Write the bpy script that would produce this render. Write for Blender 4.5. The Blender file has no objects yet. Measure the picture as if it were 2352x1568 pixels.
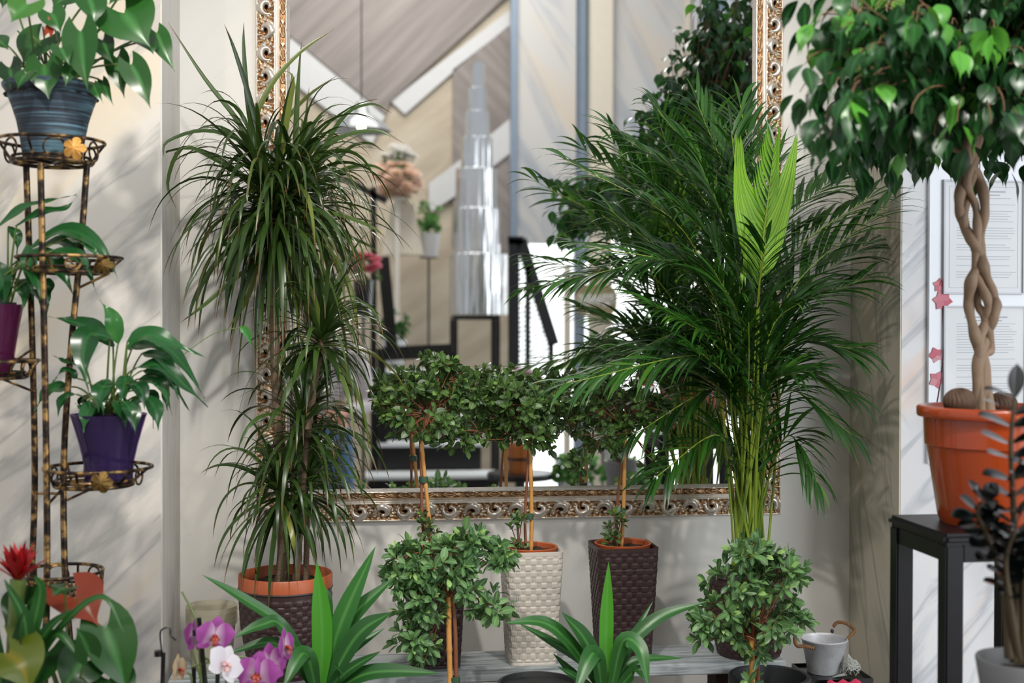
import bpy, bmesh, math
import numpy as np
from mathutils import Vector, Matrix, Euler

C = bpy.context.scene.collection
SC = bpy.context.scene
PI = math.pi
rng = np.random.default_rng(7)
def U(a=0.0, b=1.0): return float(rng.uniform(a, b))

# ------------------------------------------------------------------ camera
D, H, FPX = 3.27, 1.45, 2880.0
YAW, PITCH, ROLL = math.atan(376/2880.0), 34/2880.0, 0.0023
Rm = Matrix.Rotation(-YAW, 3, 'Z') @ Matrix.Rotation(PI/2-PITCH, 3, 'X') @ Matrix.Rotation(ROLL, 3, 'Z')
CAMP = Vector((0, -D, H))
def P(px, py, y):
    d = Rm @ Vector(((px-1176)/FPX, -(py-784)/FPX, -1))
    t = (y-CAMP.y)/d.y
    return CAMP + d*t
YM = -0.014                       # plane of the mirror glass
def M(px, py, yr):                # place seen in the mirror at this spot, standing at real depth yr
    v = P(px, py, 2*YM-yr)
    return Vector((v.x, yr, v.z))
def kx(px):
    a = math.atan((px-1176)/FPX); b = a+YAW
    return math.cos(b)/math.cos(a)*(.5+.5*math.cos(b)/math.cos(a))
def sc(y, px=1176): return FPX/(D+y)*kx(px)       # pixels per metre
def scm(yr, px=1176): return FPX/(D+2*YM-yr)*kx(px)

cam = bpy.data.cameras.new('camera'); camo = bpy.data.objects.new('camera', cam); C.objects.link(camo)
camo.location = CAMP; camo.rotation_euler = Rm.to_euler()
cam.sensor_width = 36; cam.lens = FPX/2352*36; cam.clip_start = .05
cam.dof.use_dof = True; cam.dof.focus_distance = 2.98; cam.dof.aperture_fstop = 2.6
SC.camera = camo

# ------------------------------------------------------------------ materials
def newmat(name):
    m = bpy.data.materials.new(name); m.use_nodes = True
    nt = m.node_tree; b = nt.nodes['Principled BSDF']
    return m, nt, b
def rgb(h):
    h = h.lstrip('#'); v = [int(h[i:i+2], 16)/255 for i in (0, 2, 4)]
    return tuple(((c/12.92) if c <= .04045 else ((c+.055)/1.055)**2.4) for c in v)+(1,)
def plain(name, col, rough=.5, metal=0, var=.0, vscale=20, bump=0, bscale=60, spec=.5, trans=0, coat=0):
    m, nt, b = newmat(name)
    c = rgb(col)
    b.inputs['Base Color'].default_value = c
    b.inputs['Roughness'].default_value = rough; b.inputs['Metallic'].default_value = metal
    b.inputs['Specular IOR Level'].default_value = spec
    b.inputs['Coat Weight'].default_value = coat
    if trans: b.inputs['Transmission Weight'].default_value = trans
    tc = nt.nodes.new('ShaderNodeTexCoord')
    n = nt.nodes.new('ShaderNodeTexNoise'); n.inputs['Scale'].default_value = vscale; n.inputs['Detail'].default_value = 4
    nt.links.new(tc.outputs['Object'], n.inputs['Vector'])
    r = nt.nodes.new('ShaderNodeMixRGB'); r.blend_type = 'MIX'
    lo = tuple(x*(1-var) for x in c[:3])+(1,); hi = tuple(min(1, x*(1+var)) for x in c[:3])+(1,)
    r.inputs[1].default_value = lo; r.inputs[2].default_value = hi
    nt.links.new(n.outputs['Fac'], r.inputs[0]); nt.links.new(r.outputs[0], b.inputs['Base Color'])
    if bump:
        n2 = nt.nodes.new('ShaderNodeTexNoise'); n2.inputs['Scale'].default_value = bscale; n2.inputs['Detail'].default_value = 3
        nt.links.new(tc.outputs['Object'], n2.inputs['Vector'])
        bp = nt.nodes.new('ShaderNodeBump'); bp.inputs['Strength'].default_value = bump; bp.inputs['Distance'].default_value = .002
        nt.links.new(n2.outputs['Fac'], bp.inputs['Height']); nt.links.new(bp.outputs[0], b.inputs['Normal'])
    return m
def ramp(nt, src, stops):
    r = nt.nodes.new('ShaderNodeValToRGB')
    e = r.color_ramp.elements
    while len(e) < len(stops): e.new(.5)
    for i, (p, c) in enumerate(stops):
        e[i].position = p; e[i].color = c if len(c) == 4 else tuple(c)+(1,)
    nt.links.new(src, r.inputs['Fac']); return r
def leafmat(name, dark, light, young=None, rough=.38, vein=None, trans=.22, tip=None, yfrac=.12, spec=.5, shade=.8):
    """leaf colour from a per-leaf random number (R), the place along (G) and across (B) the blade"""
    m, nt, b = newmat(name); L = nt.links
    a = nt.nodes.new('ShaderNodeAttribute'); a.attribute_name = 'lv'
    s = nt.nodes.new('ShaderNodeSeparateColor'); L.new(a.outputs['Color'], s.inputs[0])
    stops = [(0, rgb(dark)), (1-yfrac-.05, rgb(light))]
    if young: stops.append((1, rgb(young)))
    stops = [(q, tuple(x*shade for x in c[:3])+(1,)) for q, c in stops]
    col = ramp(nt, s.outputs['Red'], stops).outputs[0]
    if tip:
        mp = nt.nodes.new('ShaderNodeMapRange'); mp.inputs['From Min'].default_value = .8; mp.inputs['From Max'].default_value = 1
        L.new(s.outputs['Green'], mp.inputs['Value'])
        mx = nt.nodes.new('ShaderNodeMixRGB'); L.new(mp.outputs[0], mx.inputs[0]); L.new(col, mx.inputs[1]); mx.inputs[2].default_value = rgb(tip); col = mx.outputs[0]
    if vein:
        mp = nt.nodes.new('ShaderNodeMapRange'); mp.inputs['From Min'].default_value = .25; mp.inputs['From Max'].default_value = 0
        L.new(s.outputs['Blue'], mp.inputs['Value'])
        ml = nt.nodes.new('ShaderNodeMath'); ml.operation = 'MULTIPLY'; ml.inputs[1].default_value = .6; L.new(mp.outputs[0], ml.inputs[0])
        mx = nt.nodes.new('ShaderNodeMixRGB'); L.new(ml.outputs[0], mx.inputs[0]); L.new(col, mx.inputs[1]); mx.inputs[2].default_value = rgb(vein); col = mx.outputs[0]
    L.new(col, b.inputs['Base Color']); b.inputs['Roughness'].default_value = rough; b.inputs['Specular IOR Level'].default_value = spec
    if trans:
        t = nt.nodes.new('ShaderNodeBsdfTranslucent')
        hs = nt.nodes.new('ShaderNodeHueSaturation'); hs.inputs['Value'].default_value = 1.5; hs.inputs['Hue'].default_value = .485
        L.new(col, hs.inputs['Color']); L.new(hs.outputs[0], t.inputs[0])
        mx = nt.nodes.new('ShaderNodeMixShader'); mx.inputs[0].default_value = trans
        L.new(b.outputs[0], mx.inputs[1]); L.new(t.outputs[0], mx.inputs[2])
        L.new(mx.outputs[0], nt.nodes['Material Output'].inputs[0])
    return m
def marble(name, base, vein, warm, scale=1.5, ang=-35, amt=.6, rough=.45, side=False):
    m, nt, b = newmat(name); L = nt.links
    tc = nt.nodes.new('ShaderNodeTexCoord')
    def mapped(a, sx, sz):
        r = nt.nodes.new('ShaderNodeMapping'); r.inputs['Rotation'].default_value = (math.radians(a), 0, 0) if side else (0, math.radians(a), 0)
        s = nt.nodes.new('ShaderNodeMapping'); s.inputs['Scale'].default_value = (sx, sx, sz)
        L.new(tc.outputs['Object'], r.inputs[0]); L.new(r.outputs[0], s.inputs[0]); return s.outputs[0]
    n = nt.nodes.new('ShaderNodeTexNoise'); n.inputs['Scale'].default_value = 1.0; n.inputs['Detail'].default_value = 6; n.inputs['Roughness'].default_value = .55; n.inputs['Distortion'].default_value = .5
    L.new(mapped(ang, scale*3.6, scale*.9), n.inputs['Vector'])
    r1 = ramp(nt, n.outputs['Fac'], [(.32, rgb(vein)), (.46, rgb(base)), (.56, rgb(base)), (.72, rgb(warm))])
    n2 = nt.nodes.new('ShaderNodeTexNoise'); n2.inputs['Scale'].default_value = 1; n2.inputs['Detail'].default_value = 8; n2.inputs['Distortion'].default_value = 1.2
    L.new(mapped(ang-8, scale*4, scale*.7), n2.inputs['Vector'])
    r2 = ramp(nt, n2.outputs['Fac'], [(.46, (0, 0, 0, 1)), (.50, (1, 1, 1, 1)), (.54, (0, 0, 0, 1))])
    mm = nt.nodes.new('ShaderNodeMath'); mm.operation = 'MULTIPLY'; mm.inputs[1].default_value = amt*.5; L.new(r2.outputs[0], mm.inputs[0])
    mx = nt.nodes.new('ShaderNodeMixRGB'); L.new(mm.outputs[0], mx.inputs[0]); L.new(r1.outputs[0], mx.inputs[1]); mx.inputs[2].default_value = rgb(vein)
    mx2 = nt.nodes.new('ShaderNodeMixRGB'); mx2.inputs[0].default_value = amt; mx2.inputs[1].default_value = rgb(base)
    L.new(mx.outputs[0], mx2.inputs[2]); L.new(mx2.outputs[0], b.inputs['Base Color'])
    b.inputs['Roughness'].default_value = rough; b.inputs['Specular IOR Level'].default_value = .3
    n3 = nt.nodes.new('ShaderNodeTexNoise'); n3.inputs['Scale'].default_value = 6; n3.inputs['Detail'].default_value = 9; n3.inputs['Roughness'].default_value = .65
    L.new(mapped(ang, 3, 1.2), n3.inputs['Vector'])
    bp = nt.nodes.new('ShaderNodeBump'); bp.inputs['Strength'].default_value = .3; bp.inputs['Distance'].default_value = .004
    L.new(n3.outputs['Fac'], bp.inputs['Height']); L.new(bp.outputs[0], b.inputs['Normal'])
    return m
def glassy(name, col, alpha=.5, rough=.08, tint=None):
    """thin tinted plastic: see-through mixed with a glossy coloured skin"""
    m, nt, b = newmat(name); L = nt.links
    b.inputs['Base Color'].default_value = rgb(col); b.inputs['Roughness'].default_value = rough; b.inputs['Coat Weight'].default_value = .3
    t = nt.nodes.new('ShaderNodeBsdfTransparent')
    c = rgb(col); k = max(c[:3]); t.inputs[0].default_value = tint or tuple(.25+.75*x/k for x in c[:3])+(1,)
    mx = nt.nodes.new('ShaderNodeMixShader'); mx.inputs[0].default_value = alpha
    L.new(t.outputs[0], mx.inputs[1]); L.new(b.outputs[0], mx.inputs[2]); L.new(mx.outputs[0], nt.nodes['Material Output'].inputs[0])
    return m

# ------------------------------------------------------------------ mesh building
def nrm(v):
    v = np.asarray(v, float); n = np.linalg.norm(v, axis=-1, keepdims=True); return v/np.maximum(n, 1e-9)
class MB:
    def __init__(s): s.v = []; s.f = []; s.a = []; s.n = 0
    def add(s, v, f, a=None):
        v = np.asarray(v, float).reshape(-1, 3); f = np.asarray(f, int).reshape(-1, 4)
        s.v.append(v); s.f.append(f+s.n); s.n += len(v)
        if a is None: a = np.tile((.5, .5, .5), (len(v), 1))
        s.a.append(np.asarray(a, float).reshape(-1, 3))
    def grid(s, g, a=None, closeu=False, closev=False):
        """g: (nu,nv,3)"""
        nu, nv = g.shape[:2]
        idx = np.arange(nu*nv).reshape(nu, nv)
        i = idx if not closeu else np.vstack([idx, idx[:1]])
        i = i if not closev else np.hstack([i, i[:, :1]])
        f = np.stack([i[:-1, :-1], i[1:, :-1], i[1:, 1:], i[:-1, 1:]], -1).reshape(-1, 4)
        s.add(g.reshape(-1, 3), f, None if a is None else a.reshape(-1, 3))
    def tube(s, pts, r, n=8, tone=.5, cap=True):
        pts = np.asarray([tuple(p) for p in pts], float); k = len(pts)
        r = np.full(k, r, float) if np.isscalar(r) else np.asarray(r, float)
        if cap:
            pts = np.vstack([pts[:1], pts, pts[-1:]]); r = np.concatenate([[1e-5], r, [1e-5]]); k += 2
        t = np.gradient(pts, axis=0)
        if cap: t[0] = t[1] = pts[2]-pts[1]; t[-1] = t[-2] = pts[-2]-pts[-3]
        t = nrm(t)
        u = np.cross(t[0], (0, 0, 1.)); u = np.cross(t[0], (1., 0, 0)) if np.linalg.norm(u) < .1 else u
        us = []
        for q in t:
            u = u-q*np.dot(u, q); u = u/max(np.linalg.norm(u), 1e-9); us.append(u)
        us = np.array(us); w = np.cross(t, us)
        an = np.linspace(0, 2*PI, n, endpoint=False)
        g = pts[:, None]+r[:, None, None]*(np.cos(an)[None, :, None]*us[:, None]+np.sin(an)[None, :, None]*w[:, None])
        a = np.tile((tone, .5, .5), (k*n, 1)).reshape(k, n, 3).copy(); a[..., 1] = np.linspace(0, 1, k)[:, None]
        s.grid(g, a, closev=True)
    def lathe(s, c, prof, n=48, fn=None, zdir=1):
        """prof: list of (r,z)"""
        prof = np.asarray(prof, float); an = np.linspace(0, 2*PI, n, endpoint=False)
        g = np.zeros((len(prof), n, 3))
        g[..., 0] = c[0]+prof[:, :1]*np.cos(an); g[..., 1] = c[1]+prof[:, :1]*np.sin(an); g[..., 2] = c[2]+prof[:, 1:2]
        if fn is not None: g = fn(g)
        s.grid(g, closev=True)
    def box(s, lo, hi):
        lo, hi = np.minimum(lo, hi), np.maximum(lo, hi)
        x0, y0, z0 = lo; x1, y1, z1 = hi
        v = [(x0, y0, z0), (x1, y0, z0), (x1, y1, z0), (x0, y1, z0), (x0, y0, z1), (x1, y0, z1), (x1, y1, z1), (x0, y1, z1)]
        s.add(v, [(0, 3, 2, 1), (4, 5, 6, 7), (0, 1, 5, 4), (1, 2, 6, 5), (2, 3, 7, 6), (3, 0, 4, 7)])
    def bar(s, a, b, w, h, up=(0, 0, 1)):
        a = np.array(tuple(a)); b = np.array(tuple(b)); t = nrm(b-a); x = nrm(np.cross(t, up)); z = np.cross(x, t)
        v = [p+x*i*w/2+z*j*h/2 for p in (a, b) for i, j in ((-1, -1), (1, -1), (1, 1), (-1, 1))]
        s.add(v, [(0, 3, 2, 1), (4, 5, 6, 7), (0, 1, 5, 4), (1, 2, 6, 5), (2, 3, 7, 6), (3, 0, 4, 7)])
    def blade(s, pts, w, normal, prof, fold=.25, across=3, sweep=None, tone=None, wave=0, twist=0):
        """a leaf: centre line pts (k,3), half width w*prof(t), V fold, back-swept lobes, wavy edge"""
        pts = np.asarray(pts, float); k = len(pts); t = nrm(np.gradient(pts, axis=0))
        nr = np.tile(np.asarray(normal, float), (k, 1))
        sd = nrm(np.cross(t, nr)); nr = np.cross(sd, t)
        if twist:
            a = np.linspace(0, twist, k)[:, None]; sd, nr = sd*np.cos(a)+nr*np.sin(a), nr*np.cos(a)-sd*np.sin(a)
        tt = np.linspace(0, 1, k); pw = np.interp(tt, np.linspace(0, 1, len(prof)), prof)*w
        q = np.linspace(-1, 1, across)
        g = pts[:, None]+sd[:, None]*(q[None, :, None]*pw[:, None, None])+nr[:, None]*(fold*np.abs(q)[None, :, None]*pw[:, None, None])
        if sweep is not None:
            sw = np.interp(tt, np.linspace(0, 1, len(sweep)), sweep)*w
            g = g-t[:, None]*((np.abs(q)**1.5)[None, :, None]*sw[:, None, None])
        if wave:
            ph = U(0, 6)
            g = g+nr[:, None]*(wave*(np.sin(tt*17+ph)[:, None]*np.abs(q)[None]*np.sign(q)[None]))[..., None]
        a = np.zeros((k, across, 3)); a[..., 0] = U() if tone is None else tone; a[..., 1] = tt[:, None]; a[..., 2] = np.abs(q)[None]
        s.grid(g, a)
    def build(s, name, mat, parent=None, smooth=True, origin=None, clampy=None, sharp=True):
        v = np.vstack(s.v); f = np.vstack(s.f); a = np.vstack(s.a)
        if clampy is not None:                    # keep foliage in front of the mirror and the wall
            y = v[:, 1]; m = y > clampy-.04
            v[:, 1] = np.where(m, clampy-.04*np.exp(-(y-(clampy-.04))/.04), y)
        if origin is None and parent is not None: origin = parent.location
        if origin is None: origin = (v[:, 0].mean(), v[:, 1].mean(), v[:, 2].min())
        o0 = np.array(tuple(origin)); v = v-o0
        me = bpy.data.meshes.new(name); me.vertices.add(len(v)); me.vertices.foreach_set('co', v.ravel())
        me.loops.add(len(f)*4); me.loops.foreach_set('vertex_index', f.ravel().astype(np.int32))
        me.polygons.add(len(f)); me.polygons.foreach_set('loop_start', np.arange(0, len(f)*4, 4, dtype=np.int32))
        me.polygons.foreach_set('use_smooth', np.full(len(f), smooth))
        me.update(calc_edges=True)
        at = me.attributes.new('lv', 'FLOAT_COLOR', 'POINT'); at.data.foreach_set('color', np.hstack([a, np.ones((len(a), 1))]).ravel())
        if smooth and len(v) < 60000 and sharp: me.set_sharp_from_angle(angle=math.radians(50))
        me.materials.append(mat)
        o = bpy.data.objects.new(name, me); C.objects.link(o)
        if parent is not None: o.parent = parent; o.location = Vector(tuple(o0))-world_loc(parent)
        else: o.location = tuple(o0)
        return o
def world_loc(o):
    l = Vector(o.location)
    while o.parent: o = o.parent; l += Vector(o.location)
    return l
def meta(o, label=None, cat=None, group=None, kind=None):
    if label: o['label'] = label
    if cat: o['category'] = cat
    if group: o['group'] = group
    if kind: o['kind'] = kind
    return o
def thing(name, label, cat, loc, group=None):
    o = bpy.data.objects.new(name, None); C.objects.link(o); o.location = tuple(loc); o.empty_display_size = .05
    return meta(o, label, cat, group)
def struct(o, label=None): o['kind'] = 'structure'; return o
def sub(mb, name, mat, part, **k):      # a sub-part, same origin as its part
    return mb.build(name, mat, part, origin=world_loc(part), **k)
def rounded(name, lo, hi, r, mat, parent=None, segs=2):
    lo = Vector(lo); hi = Vector(hi); lo, hi = Vector(map(min, lo, hi)), Vector(map(max, lo, hi))
    bm = bmesh.new(); bmesh.ops.create_cube(bm, size=1); d = hi-lo; c = (hi+lo)/2
    org = Vector(tuple(parent.location)) if parent else Vector((c.x, c.y, lo.z))
    for v in bm.verts: v.co = Vector((v.co.x*d.x, v.co.y*d.y, v.co.z*d.z))+c-org
    bmesh.ops.bevel(bm, geom=bm.edges[:], offset=r, segments=segs, affect='EDGES')
    me = bpy.data.meshes.new(name); bm.to_mesh(me); bm.free(); me.materials.append(mat)
    o = bpy.data.objects.new(name, me); C.objects.link(o)
    if parent: o.parent = parent; o.location = org-world_loc(parent)
    else: o.location = org
    return o
def polyplate(name, pts, thick, mat, parent=None):
    """flat plate from an outline in world space, extruded along +y (towards the mirror) by thick"""
    bm = bmesh.new(); pts = [Vector(p) for p in pts]; org = Vector(tuple(parent.location)) if parent else pts[0].copy()
    a = [bm.verts.new(p-org) for p in pts]; b = [bm.verts.new(p-org+Vector((0, thick, 0))) for p in pts]
    bm.faces.new(a); bm.faces.new(b[::-1]); n = len(pts)
    for i in range(n): bm.faces.new((a[i], b[i], b[(i+1) % n], a[(i+1) % n]))
    bmesh.ops.recalc_face_normals(bm, faces=bm.faces[:])
    me = bpy.data.meshes.new(name); bm.to_mesh(me); bm.free(); me.materials.append(mat)
    o = bpy.data.objects.new(name, me); C.objects.link(o)
    if parent: o.parent = parent; o.location = org-world_loc(parent)
    else: o.location = org
    return o
def bez(p, n=12):
    p = [np.array(tuple(q), float) for q in p]; t = np.linspace(0, 1, n)[:, None]
    if len(p) == 3: return (1-t)**2*p[0]+2*t*(1-t)*p[1]+t*t*p[2]
    return (1-t)**3*p[0]+3*t*(1-t)**2*p[1]+3*t*t*(1-t)*p[2]+t**3*p[3]
def spline(p, n=40):
    """Catmull-Rom through the points"""
    p = np.array([tuple(q) for q in p], float); q = np.vstack([2*p[0]-p[1], p, 2*p[-1]-p[-2]]); out = []
    m = max(2, n//(len(p)-1))
    for i in range(1, len(q)-2):
        t = np.linspace(0, 1, m, endpoint=False)[:, None]; a, b, c, d = q[i-1], q[i], q[i+1], q[i+2]
        out.append(.5*((2*b)+(-a+c)*t+(2*a-5*b+4*c-d)*t**2+(-a+3*b-3*c+d)*t**3))
    out.append(p[-1:]); return np.vstack(out)
def arch(base, d, L, g, n=10, curl=0):
    """path leaving base along d and bending under its own weight"""
    p = np.array(tuple(base), float); d = nrm(np.array(tuple(d), float)); out = [p.copy()]; s = L/(n-1)
    for i in range(n-1):
        d = nrm(d+np.array((0, 0, -g*(i+1)/n))); p = p+d*s; out.append(p.copy())
    return np.array(out)
def perp(d):
    d = nrm(d); u = np.cross(d, (0, 0, 1.))
    if np.linalg.norm(u) < .05: u = np.array((1., 0, 0))
    u = nrm(u); return u, np.cross(u, d)
def rdir():
    v = rng.normal(size=3); return v/np.linalg.norm(v)
LANCE = [.12, .55, .85, 1, .95, .8, .55, .28, .02]
OVATE = [.05, .6, .92, 1, .95, .78, .5, .2, .08, .01]
ELLIP = [.10, .45, .75, .95, 1, .92, .65, .05]
GRASS = [.7, .9, 1, 1, .95, .85, .7, .5, .28, .03]

# ------------------------------------------------------------------ shared materials
mat_wall = marble('cream plaster', '#D8D2C9', '#8F9294', '#DCCCB0', 1.2, -42, .95)
mat_niche = marble('white plaster', '#DEDCD7', '#C4C6CA', '#DDD9CE', .8, -35, .4)
mat_return_shaded = marble('veined plaster', '#C2BCAB', '#7E7C76', '#C0AC90', 1.5, 25, 1, side=True)
mat_rwall = marble('grey veined plaster', '#D6D7DA', '#8D98A4', '#DCC6BA', 1.6, -38, 1)
mat_soil = plain('potting soil', '#33261D', .95, var=.5, vscale=180, bump=.8, bscale=260)
mat_terra = plain('terracotta plastic', '#A8552F', .45, var=.08)
mat_brownrattan = plain('dark brown woven plastic', '#3A2A2A', .42, var=.1, spec=.45)
mat_whiterattan = plain('cream woven plastic', '#BDB6AC', .5, var=.05)
mat_cane = plain('bamboo cane', '#C08B4A', .5, var=.25, vscale=35)
mat_stem = plain('woody stem', '#7A4A30', .7, var=.25, vscale=60, bump=.5)
mat_tie = plain('green plant tie', '#2F4A35', .6)
mat_black = plain('black painted metal', '#101014', .3, var=.1)
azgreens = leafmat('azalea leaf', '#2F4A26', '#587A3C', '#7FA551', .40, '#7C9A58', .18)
azfront = leafmat('front azalea leaf', '#3B5E3A', '#6C965A', '#98BD6C', .42, '#93B47A', .18, shade=1)
drac = leafmat('dracaena leaf', '#20380F', '#46622A', '#868E3A', .3, None, .18, tip='#6B4A2E')
palmleaf = leafmat('areca leaf', '#163A10', '#35661E', '#64982E', .33, '#3B7A2C', .2)
palmnew = leafmat('young areca leaf', '#5F9A1A', '#86BE2A', '#A6D23A', .4, '#B2DE55', .3)

# ------------------------------------------------------------------ setting
def slab(name, lo, hi, mat):
    mb = MB(); mb.box(lo, hi); return struct(mb.build(name, mat, smooth=False))
NL = P(410, 700, 0).x; NR = P(1957, 700, 0).x; ND = -.31
slab('wall_mirror_side', (NL-.02, 0, 0), (NR+.02, .15, 3.3), mat_niche)
slab('wall_left', (-3.2, ND, 0), (NL, .15, 3.3), mat_wall)
slab('wall_right', (NR, ND, 0), (3.2, .15, 3.3), mat_rwall)
# veined lining of the right return, its shade painted in as darker plaster, and the marbled lining of the left return
slab('trim_1', (NR-.004, ND+.001, 0), (NR+.001, 0, 3.3), mat_return_shaded)
mat_lret = marble('streaked plaster', '#D6D2CC', '#B3B0AC', '#CFC6AE', 2.2, 2, .8, side=True)
slab('trim_2', (NL-.001, ND+.001, 0), (NL+.004, 0, 3.3), mat_lret)
mat_floor = plain('stone floor', '#8A857E', .35, var=.12, vscale=5)
slab('floor', (-3.2, -7, -.05), (3.6, .15, 0), mat_floor)

# ------------------------------------------------------------------ mirror with carved frame
def relief():
    """height map of the carved moulding: rows across the width, columns along one long period"""
    W = .0875; step = .00115
    Pd, Pe = .1170, .0585
    nv = int(W/step)+1; nu = int(Pd/step)
    u = np.arange(nu)/nu*Pd; v = np.linspace(0, W, nv)
    UU, VV = np.meshgrid(u, v, indexing='ij')
    h = np.zeros_like(UU); gold = np.zeros_like(UU)
    base = np.interp(v, [0, .002, .004, .006, .010, .028, .044, .047, .049, .0515, .054, .058, .060, .062, .074, .076, .078, .080, .0875],
                        [.012, .016, .016, .013, .012, .015, .019, .023, .0235, .020, .0185, .021, .0245, .0215, .0215, .025, .025, .023, .012])
    h += base[None, :]
    for k in (0, 1):       # ribbed leaf ground curling about each scroll
        cx = Pd*(.25+.5*k); sg = 1 if k == 0 else -1
        du = UU-cx; du = np.where(du > Pd/2, du-Pd, np.where(du < -Pd/2, du+Pd, du)); dv = (VV-.0258)*sg
        rad = np.hypot(du, dv); near = (np.abs(du) <= Pd/4) & (VV > .006) & (VV < .045)
        rib = .0021*np.maximum(0, np.sin(7*np.arctan2(dv, du)+rad*260))**.8*np.clip((rad-.007)/.004, 0, 1)
        h += np.where(near, rib, 0)
    def stroke(pts, r, top=1.0, vs=1):
        nonlocal h
        pts = np.asarray(pts); r = np.asarray(r)
        for (a, b), q in zip(pts, r):
            du = np.abs(UU-a % Pd); du = np.minimum(du, Pd-du)
            d2 = (du*du+(VV-b)**2)/(q*q)
            m = d2 < 1
            nh = base[None, :]+q*top*np.sqrt(np.maximum(0, 1-d2))
            h[:] = np.where(m, np.maximum(h, nh), h)
    B0, B = .0055, .0405
    for k in (0, 1):
        cx = Pd*(.25+.5*k); sg = 1 if k == 0 else -1
        def pt(a, b): return (cx+a*B, B0+B*(.5+sg*(b-.5)))
        th = np.linspace(math.radians(150), math.radians(455), 70); tt = np.linspace(0, 1, 70)
        rr = .40-.17*tt
        sp = [pt(q*math.cos(a)*1.12, .52+q*math.sin(a)) for q, a in zip(rr, th)]
        stroke(sp, B*(.07+.15*np.sin(PI*np.clip(tt*1.05, 0, 1))), 1.3)
        sp2 = [pt((q-.07)*math.cos(a)*1.12, .52+(q-.07)*math.sin(a)) for q, a in zip(rr, th)]
        stroke(sp2[8:60], B*np.full(52, .035), 2.2)
        stroke([pt(.05+.02*math.cos(a), .74+.02*math.sin(a)) for a in np.linspace(0, 6, 8)], B*np.full(8, .11), 1.3)
        # stems sweeping from scroll to scroll
        for off, rad, e in ((0, .05, .96), (.10, .042, .90), (-.1, .04, .99), (.2, .035, .82)):
            c = bez([pt(-.42+off, .06), pt(.15+off, -.10), pt(.62+off*.6, .15), pt(.78+off*.4, e)], 46)
            stroke(c, B*rad*(.4+np.sin(np.linspace(.2, PI-.1, 46))), 1.5)
        # acanthus lobes
        for (a, b, q, w) in ((.55, .78, .10, .35), (.66, .60, .085, .3), (-.50, .80, .09, .2), (-.56, .62, .08, .2), (.40, .93, .07, .2), (-.30, .95, .06, .2), (.62, .42, .075, .22), (-.62, .42, .07, -.12), (.50, .24, .06, .2), (.28, .98, .05, .14)):
            c = bez([pt(a, b), pt(a+w*.3, b+.08), pt(a+w*.5, b-.1)], 14)
            stroke(c, B*q*np.linspace(1, .35, 14), 1.5)
        d2 = ((UU-(cx+.02*B))/(.16*B))**2+((VV-(B0+B*(.5+sg*.02)))/(.075*B))**2
        h[:] = np.where(d2 < 1, h-.010*(1-d2), h)
    # band of almond eyes and leaf sprays
    E0, E = .0615, .0145
    for k in (0, 1):
        cx = Pe*(.5+k); a = np.linspace(0, 1, 40)
        for sgn in (1, -1):
            stroke([(cx-.5*.036+.036*q, E0+E*(.5+sgn*.42*math.sin(PI*q))) for q in a], np.full(40, .0014), 1.8)
        stroke([(cx-.012+.024*q, E0+E*.5) for q in a], .0007+.0006*np.sin(PI*a), 1.8)
        stroke([(cx, E0+E*.5)]*2, [.0022]*2, 1.3)
        for j in range(5):
            y0 = E0+E*(.1+.2*j)
            c = bez([(cx+.017, E0+E*.5), (cx+.024, y0), (cx+.036+.001*(j % 2), y0+(j-2)*.0009)], 14)
            stroke(c, .0016*np.linspace(1, .5, 14), 1.6)
    return h, base, v, nu, Pd
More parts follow.
